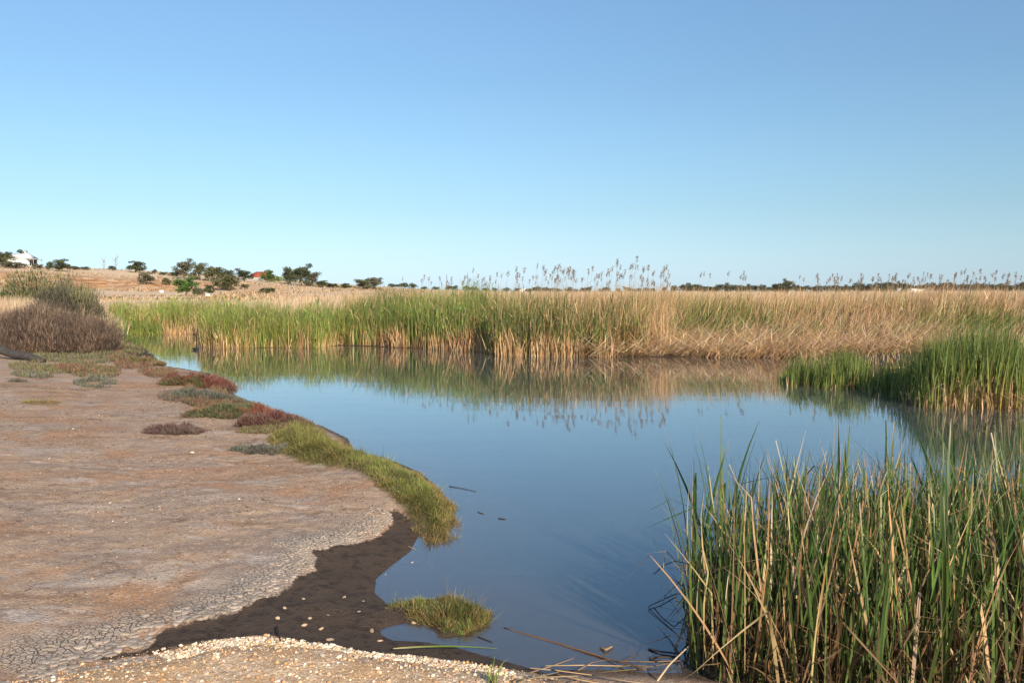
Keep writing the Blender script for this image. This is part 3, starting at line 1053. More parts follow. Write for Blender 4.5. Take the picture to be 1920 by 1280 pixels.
def hill_tussocks():
    rng = np.random.default_rng(27)
    n = 26000
    y = rng.uniform(95, 345, n)
    px = rng.uniform(-20, 800, n)
    x = (px - 960) / FPX * y
    keep = fbm(x / 9, y / 22, 61, 3) + rng.normal(0, 0.12, n) > 0.05
    x, y = x[keep], y[keep]
    n = len(x)
    z, _, _, _, _, _, sc = ground_z(x, y, fine=False, full=True)
    dark = rng.random(n) < 0.35
    c = jitter(rng, [((0.50, 0.35, 0.21), 3), ((0.42, 0.26, 0.14), 2)], n, 0.18)
    c[dark] = jitter(rng, [((0.16, 0.115, 0.065), 2), ((0.13, 0.125, 0.06), 2), ((0.30, 0.17, 0.09), 1)], int(dark.sum()), 0.25)
    keep = (sc < 0.5) | (rng.random(n) < 0.35)
    x, y, z, c = x[keep], y[keep], z[keep], c[keep]
    n = len(x)
    V, F, C = ribbons(rng, np.c_[x, y, z - 0.05], rng.uniform(0.2, 0.6, n), rng.uniform(0.15, 0.5, n), rng.normal(0, 0.3, n), rng.normal(0.2, 0.4, n), rng.uniform(0, 6.28, n), c, c, 2, yaw=rng.normal(0, 0.6, n), tip=1.5)
    o = link('hill_grass', mesh_np('hill_grass', V, [F], C), M['leaf'])
    tag(o, 'dry grass tussocks and low scrub dotted over the hill', None, None, 'stuff')


hill_tussocks()


def plume_mesh(seed):
    rng = np.random.default_rng(seed)
    L = 1.0
    ts = np.linspace(0, 1, 7)
    bx = rng.uniform(0.02, 0.10)
    path = np.c_[bx * ts ** 2, 0 * ts, L * ts]
    V1, F1, C1 = tube(path, np.linspace(0.0024, 0.0012, 7), 3, (0.42, 0.29, 0.16), cap=False)
    k = 26
    t0 = rng.uniform(0.925, 1.0, k)
    base = np.c_[bx * t0 ** 2 + rng.normal(0, 0.010, k), rng.normal(0, 0.010, k), t0 * L]
    az = rng.normal(0.3, 1.3, k)
    V2, F2, C2 = ribbons(rng, base, rng.uniform(0.018, 0.042, k), rng.uniform(0.006, 0.010, k), rng.uniform(0.15, 0.8, k), rng.uniform(0.2, 0.9, k), az,
                         jitter(rng, [((0.15, 0.09, 0.058), 2), ((0.27, 0.175, 0.11), 1.3)], k, 0.25), jitter(rng, [((0.25, 0.165, 0.105), 1)], k, 0.25), 2)
    # a few leaves on the stalk
    m = 5
    V3, F3, C3 = ribbons(rng, np.c_[np.zeros(m), np.zeros(m), rng.uniform(0.35, 0.75, m)], rng.uniform(0.12, 0.2, m), 0.006, rng.uniform(0.3, 0.7, m), rng.uniform(0.3, 0.9, m), rng.normal(0.2, 0.8, m),
                         (0.45, 0.32, 0.17), (0.5, 0.36, 0.2), 3)
    V, F, C = merge([(V1, F1, C1), (V2, F2, C2), (V3, F3, C3)])
    return mesh_np('plume_reed', V, F, C)


def plumes():
    rng = np.random.default_rng(31)
    ms = [plume_mesh(200 + i) for i in range(7)]
    spec = []                                   # (px, py of the tip)
    for n, a, b, y0, y1 in ((20, 745, 880, 515, 534), (80, 880, 1255, 496, 532), (20, 1000, 1080, 494, 520), (18, 1090, 1250, 487, 516), (7, 1295, 1400, 507, 532), (4, 1470, 1510, 514, 530),
                            (34, 1520, 1640, 513, 535), (76, 1640, 1918, 508, 534), (10, 1640, 1900, 518, 535)):
        for _ in range(n):
            spec.append((rng.uniform(a, b), y0 + (y1 - y0) * rng.random() ** 0.8))
    spec += [(1152, 486), (1182, 482), (1189, 495), (1154, 491), (1388, 508), (1042, 496), (1016, 505), (1825, 506), (1860, 507), (1798, 505)]
    for px, py in spec:
        x = (px - 960) / FPX * 25
        dd = rng.uniform(2.4, 6.0) if px < 1300 else rng.uniform(3.5, 7.5)
        for _ in range(6):
            y = front_y(x) + dd
            x = (px - 960) / FPX * y
        _, zt = at_y(px, py, y)
        g = gz(x, y)
        h = zt - g
        o = link('plume_reed', ms[rng.integers(0, 7)], M['leaf'])
        o.location = (x, y, g)
        w_ = rng.uniform(0.5, 1.0) * h
        o.scale = (w_, w_, h)
        o.rotation_euler = (0, 0, rng.normal(0, 0.5))
        right = px > 1450
        tag(o, 'tall reed with a brown seed plume above the flattened straw reeds on the right' if right else 'tall reed with a brown seed plume above the middle of the far reed bed', 'reed',
            'seeding reeds above the flattened straw' if right else 'seeding reeds above the green reed bed')


plumes()

# ------------------------------------------------------------------ cattail clumps on the spit at the right
def cattail_clump(name, lab, px0, px1, py0, py1, n, h0, h1, seed, dead=0.35, rows=0.9, round_=4):
    rng = np.random.default_rng(seed)
    px = rng.uniform(px0, px1, n)
    py = rng.uniform(py0, py1, n)
    B = np.array([at(a_, b_) for a_, b_ in zip(px, py)])
    B[:, 1] += rows * rng.random(n) ** 1.7
    u = (px - px0) / (px1 - px0)
    prof = np.sqrt(np.clip(1 - np.abs(2 * u - 1) ** round_, 0.15, 1))
    hh = (h0 + (h1 - h0) * rng.random(n)) * prof * (1 + 0.15 * wob(B[:, 0], 2.2, seed))
    cen = B.mean(0)
    root = empty(name, (cen[0], cen[1], 0))
    loc = np.c_[B - cen, np.full(n, -0.05)]
    cb = jitter(rng, YGREEN, n, 0.2)
    ct = jitter(rng, GREEN, n, 0.25)
    V, F, C = ribbons(rng, loc, hh, rng.uniform(0.010, 0.019, n), np.abs(rng.normal(0.06, 0.07, n)), np.abs(rng.normal(0.08, 0.14, n)), rng.normal(0.3, 1.4, n), cb, ct, 5)
    g = link('green_leaves', mesh_np('green_leaves', V, [F], C), M['leaf'], root)
    g['kind'] = 'stuff'
    k = int(n * dead)
    i = rng.integers(0, n, k)
    c = jitter(rng, STRAW + BROWN, k, 0.22)
    V, F, C = ribbons(rng, loc[i] + np.c_[rng.normal(0, 0.05, k), -rng.uniform(0, 0.12, k), np.zeros(k)], hh[i] * rng.uniform(0.3, 0.75, k), rng.uniform(0.010, 0.02, k), rng.normal(0, 0.2, k), rng.normal(0.2, 0.4, k),
                      rng.uniform(0, 6.28, k), c, c, 5, kink=(rng.uniform(0.3, 0.8, k), np.where(rng.random(k) < 0.6, rng.uniform(0.8, 2.3, k), 0)))
    d = link('dead_leaves', mesh_np('dead_leaves', V, [F], C), M['leaf'], root)
    d['kind'] = 'stuff'
    tag(root, lab, 'cattail clump', 'cattail clumps on the right spit')


cattail_clump('cattail_clump', 'small light green cattail clump standing at the left end of the spit', 1478, 1548, 716, 726, 420, 0.36, 0.64, 61, 0.2, 0.7)
cattail_clump('cattail_clump', 'bright green cattail clump with yellow bases behind the little mud bank', 1545, 1640, 716, 732, 800, 0.44, 0.76, 62, 0.3, 0.8)
cattail_clump('cattail_clump', 'low thin cattail clump in shade left of the tallest spit clump', 1632, 1752, 722, 742, 650, 0.32, 0.56, 63, 0.45, 0.8)
cattail_clump('cattail_clump', 'tallest dark green cattail clump on the spit with a skirt of dead tan leaves', 1735, 1960, 750, 768, 3100, 0.95, 1.42, 64, 0.85, 1.3, 2.6)
cattail_clump('cattail_clump', 'dark cattail clump at the right picture edge behind the tallest clump', 1905, 2080, 690, 735, 800, 0.6, 0.95, 65, 0.5, 1.2)


def spit_land():
    rng = np.random.default_rng(66)
    n = 2600
    px = rng.uniform(1500, 2080, n)
    py = rng.uniform(676, 722, n)
    B = np.array([at(a_, b_) for a_, b_ in zip(px, py)])
    c = jitter(rng, GREEN + STRAW + BROWN, n, 0.25)
    V, F, C = ribbons(rng, np.c_[B, np.full(n, 0.0)], rng.uniform(0.15, 0.5, n), rng.uniform(0.01, 0.02, n), rng.normal(0.2, 0.4, n), 0.3, rng.uniform(0, 6.28, n), c, c, 3)
    o = link('low_sedge', mesh_np('low_sedge', V, [F], C), M['leaf'])
    tag(o, 'low rough sedge between the spit cattails and the straw reeds', None, None, 'stuff')


spit_land()

# ------------------------------------------------------------------ near cattail thicket, bottom right
def blade_mesh(name, seed, dead=False):
    rng = np.random.default_rng(seed)
    ns = 7
    t = np.linspace(0, 1, ns + 1)
    th = rng.uniform(0.02, 0.42) * t ** 1.6
    if dead:
        th = rng.uniform(-0.1, 0.5) * t
        kt = rng.uniform(0.35, 0.75)
        th = th + np.where(t > kt, rng.uniform(0.7, 2.4), 0) * (rng.random() < 0.75)
    if not dead and rng.random() < 0.3:                      # some green blades are snapped over near the top
        th = th + np.where(t > rng.uniform(0.6, 0.85), rng.uniform(0.6, 2.0), 0)
    tm = (th[1:] + th[:-1]) / 2
    x = np.r_[0, np.cumsum(np.sin(tm))] / ns
    z = np.r_[0, np.cumsum(np.cos(tm))] / ns
    w = (0.0215 if not dead else 0.0175) * rng.uniform(0.75, 1.25)
    cut = rng.random() < 0.35
    prof = np.clip(1 - np.clip((t - 0.45) / 0.55, 0, 1) ** 1.8, 0.30 if cut else 0.04, 1) * np.clip(0.75 + t, 0, 1)
    tw = rng.uniform(-0.5, 0.5) * t + rng.uniform(-0.3, 0.3)
    sx, sy = np.sin(tw), np.cos(tw)
    hw = w * prof / 2
    P = np.c_[x, 0 * x, z]
    side = np.c_[sx, sy, 0 * sx] * hw[:, None]
    nrm = np.c_[-sy, sx, 0 * sx] * (hw * 0.45)[:, None]
    V = np.stack([P - side, P + nrm, P + side], 1).reshape(-1, 3)
    k = np.arange(ns)[:, None] * 3
    F = np.concatenate([np.c_[k, k + 1, k + 4, k + 3], np.c_[k + 1, k + 2, k + 5, k + 4]])
    if dead:
        c0 = jitter(rng, [((0.48, 0.31, 0.16), 3), ((0.58, 0.43, 0.27), 2), ((0.33, 0.18, 0.08), 2)], 1, 0.15)[0]
        C = c0 * (0.8 + 0.4 * rng.random((ns + 1, 1)))
    else:
        g = jitter(rng, [((0.105, 0.172, 0.036), 4), ((0.15, 0.21, 0.046), 3), ((0.06, 0.105, 0.03), 2)], 1, 0.12)[0]
        b = np.array((0.15, 0.17, 0.05))
        mixb = np.clip(1 - t * 3, 0, 1)[:, None]
        C = g * (1 - mixb) + b * mixb
        if rng.random() < 0.5:
            C[-1] = (0.5, 0.42, 0.28)
            if cut:
                C[-2] = 0.6 * C[-2] + 0.4 * np.array((0.4, 0.33, 0.16))
    return mesh_np(name, V, [F], np.repeat(C, 3, 0), smooth=True)


GREENS = [blade_mesh('cattail_leaf', 300 + i) for i in range(20)]
DEADS = [blade_mesh('dead_cattail_leaf', 340 + i, True) for i in range(18)]
for m_ in GREENS:
    m_.materials.append(M['near_leaf'])
for m_ in DEADS:
    m_.materials.append(M['dead_leaf'])


def put_blade(me, name, root, p, L, lean, az, roll=0.0, ws=1.0):
    """a blade rooted at p, its own +X turned to az, leaning that way"""
    o = link(name, me, (), root)
    Mx = Matrix.Rotation(az, 4, 'Z') @ Matrix.Rotation(lean, 4, 'Y') @ Matrix.Rotation(roll, 4, 'Z') @ Matrix.Diagonal((L * ws, L * ws, L, 1))
    o.matrix_local = Matrix.Translation(p) @ Mx
    return o


def shoot(root, rng, x, y, L, k, cen, name='leaf', wide=1.0):
    fan = rng.uniform(0, math.pi)
    for j in range(k):
        sgn = 1 if j % 2 else -1
        lean = abs(rng.normal(0.045 + 0.03 * j / k, 0.05)) * (1 + 1.0 * (j < 2))
        az = fan + (0 if sgn > 0 else math.pi) + rng.normal(0, 0.2)
        r = 0.012 * (1 - j / k)
        put_blade(GREENS[rng.integers(0, len(GREENS))], name, root, (x - cen[0] + r * math.cos(az), y - cen[1] + r * math.sin(az), -0.06),
                  L * rng.uniform(0.72, 1.08), lean, az, 0.0, wide * rng.uniform(0.8, 1.2))


def near_thicket():
    rng = np.random.default_rng(91)
    poly = np.vstack([W([(1285, 1245), (1290, 1170), (1345, 1105), (1420, 1065), (1540, 1035), (1700, 1015), (1850, 1000), (2050, 990)]), [(3.6, 3.5), (2.6, 3.4), (1.35, 3.3), (0.95, 3.5)]])
    cen = (1.7, 4.0)
    root = empty('cattail_thicket', (cen[0], cen[1], 0))
    tag(root, 'tall green and tan cattail thicket standing in the water at the lower right', 'cattail thicket')
    def height(x, y):
        # taller away from the thin left edge; stalks on the pond side are younger and shorter
        e = np.clip(sdf(np.atleast_1d(x), np.atleast_1d(y), poly) / 0.35, 0, 1)[0]
        return (1.66 - 0.140 * y) * (0.88 + 0.12 * e) * (1 + 0.05 * float(wob(np.array([x]), 1.7, 14)[0]))
    P = sample_poly(rng, poly, 54)
    tot = 0
    for x, y in P:
        k = int(rng.integers(4, 8))
        k = min(k, 300 - tot)
        if k <= 0:
            break
        shoot(root, rng, x, y, height(x, y) * rng.uniform(0.84, 1.16), k, cen, 'leaf', 0.8 if y < 3.7 else 1.0)
        tot += k
    # pale dead leaves, many broken
    Q = sample_poly(rng, poly, 285)
    for x, y in Q:
        L = height(x, y) * rng.uniform(0.35, 0.9)
        put_blade(DEADS[rng.integers(0, len(DEADS))], 'dead_leaf', root, (x - cen[0], y - cen[1], rng.uniform(-0.05, 0.12)), L, abs(rng.normal(0.14, 0.22)), rng.uniform(0, 6.28), rng.uniform(0, 6.28), rng.uniform(0.5, 0.95))
    # long arching pale leaves over the middle
    for px, py, L, ln, az in ((1600, 1130, 1.05, 0.42, 0.5), (1640, 1110, 1.0, 0.30, 0.9), (1660, 1120, 0.9, 0.5, 0.3), (1590, 1060, 1.1, 0.35, 1.0), (1760, 1170, 0.9, 0.05, 0)):
        x, y = at(px, py)
        put_blade(DEADS[1], 'dead_leaf', root, (x - cen[0], y - cen[1], 0.0), L, ln, az, 0, 1.5)
    # everything too small or too tangled to pick apart: thin young leaves, litter and stubble
    n = 2300
    B = sample_poly(rng, poly, n)
    hh = np.array([height(x, y) for x, y in B]) * rng.uniform(0.45, 0.95, n)
    p1 = ribbons(rng, np.c_[B - cen, np.full(n, -0.05)], hh, rng.uniform(0.008, 0.017, n), np.abs(rng.normal(0.08, 0.11, n)), np.abs(rng.normal(0.1, 0.2, n)), rng.uniform(0, 6.28, n),
                 jitter(rng, [((0.10, 0.125, 0.035), 1)], n, 0.2), jitter(rng, [((0.075, 0.128, 0.028), 3), ((0.10, 0.15, 0.035), 2)], n, 0.25), 6)
    n = 6500
    B = sample_poly(rng, poly, n)
    c = jitter(rng, [((0.16, 0.095, 0.045), 3), ((0.08, 0.045, 0.024), 4), ((0.32, 0.21, 0.115), 1)], n, 0.25)  # litter browns darkened to paint in the shade at the thicket's base
    p2 = ribbons(rng, np.c_[B - cen, rng.uniform(-0.05, 0.16, n)], rng.uniform(0.12, 0.42, n), rng.uniform(0.006, 0.016, n), np.abs(rng.normal(0.5, 0.5, n)), rng.normal(0.3, 0.5, n), rng.uniform(0, 6.28, n), c, c, 4,
                 kink=(rng.uniform(0.2, 0.8, n), np.where(rng.random(n) < 0.5, rng.uniform(0.6, 2.4, n), 0)))
    n = 1400
    B = sample_poly(rng, poly, n)
    hh = np.array([height(x, y) for x, y in B]) * rng.uniform(0.35, 0.95, n)
    c = jitter(rng, [((0.48, 0.32, 0.16), 3), ((0.36, 0.21, 0.10), 3), ((0.60, 0.46, 0.30), 1.2)], n, 0.2)
    p3 = ribbons(rng, np.c_[B - cen, rng.uniform(-0.05, 0.1, n)], hh, rng.uniform(0.007, 0.017, n), np.abs(rng.normal(0.14, 0.2, n)), rng.normal(0.15, 0.35, n), rng.uniform(0, 6.28, n), c, c * 1.1, 6,
                 kink=(rng.uniform(0.3, 0.85, n), np.where(rng.random(n) < 0.5, rng.uniform(0.5, 2.4, n), 0)))
    V, F, C = merge([p1, p2, p3])
    o = link('tangled_leaves', mesh_np('tangled_leaves', V, F, C), M['leaf'], root)
    o['kind'] = 'stuff'
    # single plants standing free at the thicket's left edge
    for px, py, L, k, lab, seed in ((1300, 1118, 1.06, 6, 'slender cattail fan standing alone in open water left of the thicket', 3),
                                    (1352, 1100, 1.06, 7, 'cattail plant with broad upright leaves at the left edge of the thicket', 4)):
        r2 = np.random.default_rng(seed + 500)
        x, y = at(px, py)
        rt = empty('cattail_plant', (x, y, 0))
        tag(rt, lab, 'cattail')
        for j in range(k):
            az = [2.6, 0.4, 3.0, 0.1, 1.5, 4.5, 3.3][j]
            put_blade(GREENS[r2.integers(0, len(GREENS))], 'leaf', rt, (0.01 * math.cos(az), 0.01 * math.sin(az), -0.08), L * r2.uniform(0.72, 1.08), [0.17, 0.12, 0.05, 0.04, 0.03, 0.08, 0.24][j], az, 0, 1.0)
        rt.location.z = 0.0


near_thicket()

# ------------------------------------------------------------------ grass mounds on the bank
def grass_mound(lab, poly, n, seed, pal, palt, hmin, hmax, edge_dry=0.3):
    rng = np.random.default_rng(seed)
    B = rng.uniform(poly.min(0) - 0.12, poly.max(0) + 0.12, (n * 4, 2))
    d = sdf(B[:, 0], B[:, 1], poly)
    d = d + 0.10 * fbm(B[:, 0] * 6, B[:, 1] * 6, seed + 1, 4) * (d < 0.25)
    bank = -sdf(B[:, 0], B[:, 1], WATER)                     # metres from the water
    patchy = fbm(B[:, 0] * 4.5, B[:, 1] * 4.5, seed + 21, 3) * np.clip((bank - 0.12) / 0.3, 0, 1)
    keep = (d > np.where(bank < 0.14, -0.005 if hmax < 0.06 else -0.045, 0.0)) & ((d + 0.16 * patchy > -0.01) | (bank < 0.14)) & (patchy + rng.normal(0, 0.08, len(d)) > -0.42)
    B, bank = B[keep][:n], bank[keep][:n]
    n = len(B)
    d = sdf(B[:, 0], B[:, 1], poly)
    z = np.maximum(ground_z(B[:, 0], B[:, 1]), -0.02)
    cen = poly.mean(0)
    cb, ct = jitter(rng, pal, n, 0.2), jitter(rng, palt, n, 0.25)
    tone = np.clip(0.5 + 2.2 * fbm(B[:, 0] * 4, B[:, 1] * 4, seed, 3), 0, 1)[:, None]
    ct = ct * (0.55 + 0.8 * tone)
    brown = (fbm(B[:, 0] * 5 + 9, B[:, 1] * 5, seed + 5, 3) + rng.normal(0, 0.12, n) > 0.34)
    ct[brown] = ct[brown] * 0.4 + np.array((0.24, 0.15, 0.07)) * 0.6
    dry = rng.random(n) < edge_dry * np.clip(1 - d / 0.15, 0, 1) + 0.06
    ct[dry] = jitter(rng, [((0.45, 0.29, 0.12), 2), ((0.36, 0.2, 0.09), 1)], int(dry.sum()), 0.2)
    az = np.arctan2(B[:, 1] - cen[1], B[:, 0] - cen[0]) + rng.normal(0, 1.1, n)
    tuft = 0.5 + 1.6 * np.clip(fbm(B[:, 0] * 9, B[:, 1] * 9, seed + 9, 3) + 0.22, 0, 1)
    tuft = tuft * np.where(rng.random(n) < 0.05, rng.uniform(1.5, 2.4, n), 1.0)
    V, F, C = ribbons(rng, np.c_[B, z - 0.01], rng.uniform(hmin, hmax, n) * tuft * np.where(bank < 0.14, 1.0, np.clip(0.4 + d / 0.12, 0.35, 1)), rng.uniform(0.002, 0.0048, n), np.abs(rng.normal(0.65, 0.45, n)), rng.normal(0.5, 0.6, n), az, cb, ct, 3)
    o = link('grass_mound', mesh_np('grass_mound', V, [F], C), M['leaf'])
    tag(o, lab, 'grass', 'grass mounds along the water edge')
    return o


GP = [((0.16, 0.15, 0.045), 2), ((0.12, 0.10, 0.04), 1)]
grass_mound('yellowish green grass mound next to the red samphire on the bank', MOUND_A, 26000, 71, GP, [((0.27, 0.27, 0.065), 3), ((0.19, 0.235, 0.055), 2), ((0.28, 0.21, 0.07), 1.5), ((0.2, 0.12, 0.06), 0.7)], 0.035, 0.085)
grass_mound('long green grass mat hanging over the bank edge at the water', MOUND_B, 38000, 72, GP, [((0.25, 0.28, 0.06), 3), ((0.17, 0.225, 0.05), 3), ((0.25, 0.2, 0.07), 1), ((0.19, 0.13, 0.065), 0.8)], 0.028, 0.065, 0.7)
grass_mound('small green grass islet in the dark mud by the inlet', MOUND_C, 11000, 73, GP, [((0.17, 0.24, 0.055), 3), ((0.12, 0.19, 0.045), 3), ((0.2, 0.17, 0.05), 0.7)], 0.022, 0.055, 0.5)

# ------------------------------------------------------------------ samphire and other low shrubs
def low_shrub(name, lab, cat, px, py, w, h, n, pal, seed, group=None, spiky=1.0, depth=0.55, thick=1.0, stem=(0.16, 0.10, 0.07), dist=None):
    """dome of short branching stubs; w and h in photo pixels, py the near foot"""
    rng = np.random.default_rng(seed)
    if dist is None:
        x, y, z = on_ground(px, py)
    else:
        y = dist
        x, _ = at_y(px, py, y)
        z = gz(x, y)
    rx, hh = w * y / FPX / 2, 0.66 * h * y / FPX
    ry = max(rx * depth, 0.08)
    root = empty(name, (x, y + ry * 0.8, z))
    a_ = rng.uniform(0, 6.28, n)
    r = np.sqrt(rng.random(n))
    lump = np.clip(0.75 + 1.5 * fbm(np.cos(a_) * r * 2.6, np.sin(a_) * r * 2.6, seed, 3), 0.12, 1.5)
    edge = 1 + 0.5 * fbm(np.cos(a_) * 1.6, np.sin(a_) * 1.6, seed + 2, 3) + 0.08 * rng.normal(0, 1, n)
    bx, by = r * np.cos(a_) * rx * edge, r * np.sin(a_) * ry * edge
    dome = hh * 0.95 * np.sqrt(np.clip(1 - r ** 2.4, 0, 1)) * lump
    X, Y = root.location.x, root.location.y
    gb = ground_z(bx + X, by + Y) - z
    bz = gb + dome * rng.random(n) ** 0.55 * 0.75
    L = np.clip(hh * 0.30 * rng.uniform(0.5, 1.25, n), 0.02, 0.4) * spiky
    tone = np.clip(0.5 + 1.7 * fbm(bx / rx * 1.6, by / rx * 1.6, seed + 4, 3), 0, 1)
    P = np.array([c for c, _ in pal])
    idx = np.clip((tone * len(P) + rng.normal(0, 0.9, n)).astype(int), 0, len(P) - 1)
    c = np.clip(P[idx] * np.exp(rng.normal(0, 0.22, (n, 1))), 0.004, 0.8)
    wd = np.clip(L * 0.16, 0.006, 0.022) * thick
    lean = np.abs(rng.normal(0.35, 0.28, n)) + 0.5 * r
    az = a_ + rng.normal(0, 0.6, n)
    kp = (lump > 0.2) | (rng.random(n) < 0.3)
    bx, by, bz, L, wd, lean, az, c = (v[kp] for v in (bx, by, bz, L, wd, lean, az, c))
    parts = []
    for yw in (0.0, math.pi / 2):
        parts.append(ribbons(rng, np.c_[bx, by, bz], L, wd, lean, -0.35, az, c * 0.85, c, 2, yaw=az + yw, tip=5))
    V, F, C = merge(parts)
    link('foliage', mesh_np('foliage', V, F, C), M['foliage'], root)
    # woody stems
    k = 26
    sa = rng.uniform(0, 6.28, k)
    sr = rng.uniform(0.2, 0.9, k)
    tubes = []
    for q in range(k):
        e = np.array([math.cos(sa[q]) * rx * sr[q], math.sin(sa[q]) * ry * sr[q], hh * 0.5 * math.sqrt(1 - sr[q] ** 2) + 0.01])
        g0 = 0.0
        mid = e * 0.5 + np.array([0, 0, 0.04 * hh])
        tubes.append(tube([(0, 0, g0 - 0.01), mid, e], [0.006 + 0.01 * hh, 0.005, 0.003], 4, stem))
    link('stems', tube_mesh('stems', tubes), M['twig'], root)
    tag(root, lab, cat, group)
    return root


RED = [((0.20, 0.075, 0.06), 1), ((0.235, 0.105, 0.08), 1), ((0.20, 0.135, 0.08), 1), ((0.17, 0.16, 0.07), 1)]
DRED = [((0.145, 0.065, 0.058), 1), ((0.195, 0.09, 0.075), 1), ((0.19, 0.125, 0.09), 1)]
GREYG = [((0.15, 0.15, 0.115), 1), ((0.19, 0.185, 0.145), 1), ((0.14, 0.13, 0.11), 1)]
OLIVE = [((0.13, 0.145, 0.06), 1), ((0.19, 0.18, 0.075), 1), ((0.22, 0.15, 0.08), 1)]
PURP = [((0.15, 0.09, 0.08), 1), ((0.21, 0.135, 0.115), 1), ((0.17, 0.13, 0.115), 1)]
MIXG = [((0.135, 0.14, 0.075), 1), ((0.18, 0.165, 0.08), 1), ((0.26, 0.13, 0.08), 1), ((0.24, 0.08, 0.06), 1)]
SG = 'samphire shrubs along the left bank'
low_shrub('samphire_shrub', 'olive and rust coloured samphire at the corner where the bank meets the narrow water', 'shrub', 272, 684, 62, 28, 5200, [OLIVE[2], OLIVE[1], OLIVE[0], ((0.28, 0.14, 0.08), 1)], 101, SG)
low_shrub('samphire_shrub', 'red topped samphire mound with green rim beside the pond', 'shrub', 352, 724, 128, 36, 8000, RED, 102, SG)
low_shrub('samphire_shrub', 'blue grey saltbush spreading on the bank below the red mound', 'shrub', 380, 752, 128, 30, 6000, GREYG, 103, SG, 1.3)
low_shrub('samphire_shrub', 'mixed green and reddish samphire in the middle of the bank edge row', 'shrub', 425, 782, 170, 36, 9000, MIXG, 104, SG)
low_shrub('samphire_shrub', 'dark red spiky samphire right before the yellowish grass mound', 'shrub', 512, 802, 135, 38, 7500, DRED, 105, SG, 1.35)
low_shrub('samphire_shrub', 'purple grey samphire standing alone on the bare dirt', 'shrub', 315, 815, 108, 26, 4800, PURP, 106, SG, 1.2)
low_shrub('samphire_shrub', 'grey green saltbush sprawling at the foot of the yellowish grass mound', 'shrub', 480, 850, 95, 20, 3200, GREYG, 107, SG, 1.3)
low_shrub('samphire_shrub', 'flat yellow green plant alone on the dirt near the left edge', 'shrub', 66, 758, 74, 12, 900, [((0.24, 0.22, 0.075), 1), ((0.3, 0.2, 0.1), 1)], 108, SG)
low_shrub('samphire_shrub', 'tiny dark grey shrub on the dirt below the fallen log', 'shrub', 28, 716, 34, 12, 600, GREYG, 109, SG)


def groundcover():
    rng = np.random.default_rng(120)
    parts = []
    # (px, py, half width, half height in px, count, palette)
    for px, py, hw, hh, n, pal in ((130, 668, 120, 10, 5200, OLIVE + GREYG[:1]), (90, 690, 75, 11, 2600, OLIVE), (175, 695, 52, 12, 2600, OLIVE + RED[:1]), (128, 690, 22, 6, 900, RED[:2]),
                                   (178, 717, 42, 8, 1500, GREYG + OLIVE[:1]), (60, 705, 40, 6, 900, GREYG + OLIVE), (230, 668, 26, 10, 1200, MIXG), (190, 655, 60, 6, 1500, OLIVE),
                                   (250, 650, 22, 9, 900, OLIVE), (300, 694, 34, 10, 1600, MIXG), (385, 722, 40, 16, 4200, MIXG), (400, 745, 60, 14, 4600, RED + OLIVE[:1]), (455, 765, 70, 16, 6500, MIXG),
                                   (530, 792, 60, 12, 6000, RED + OLIVE), (480, 800, 50, 8, 2800, OLIVE + RED[2:]), (345, 740, 50, 10, 1500, RED + GREYG), (255, 680, 40, 14, 2000, MIXG)):
        a_ = rng.uniform(0, 6.28, n)
        r = np.sqrt(rng.random(n))
        qx, qy = px + hw * r * np.cos(a_), py + hh * r * np.sin(a_)
        B = np.array([at(u, v, 0.16) for u, v in zip(qx, qy)])
        keep = fbm(B[:, 0] * 2.0, B[:, 1] * 2.0, 77, 2) > -0.18
        B = B[keep]
        n = len(B)
        z = ground_z(B[:, 0], B[:, 1])
        bump = 0.10 * np.clip(fbm(B[:, 0] * 1.6, B[:, 1] * 1.6, 78, 2) + 0.35, 0, 1)
        c = jitter(rng, [(p, 1) for p, _ in pal], n, 0.22)
        parts.append(ribbons(rng, np.c_[B, z + bump * rng.random(n)], rng.uniform(0.04, 0.11, n) * np.clip(B[:, 1] / 19, 0.45, 1), rng.uniform(0.010, 0.017, n) * np.clip(B[:, 1] / 19, 0.45, 1), np.abs(rng.normal(0.5, 0.4, n)), 0.1, rng.uniform(0, 6.28, n), c * 0.9, c, 2, tip=5))
    V, F, C = merge(parts)
    o = link('groundcover', mesh_np('groundcover', V, F, C), M['foliage'])
    tag(o, 'low green and reddish creeping groundcover along the left bank and before the brown bush', None, None, 'stuff')


groundcover()


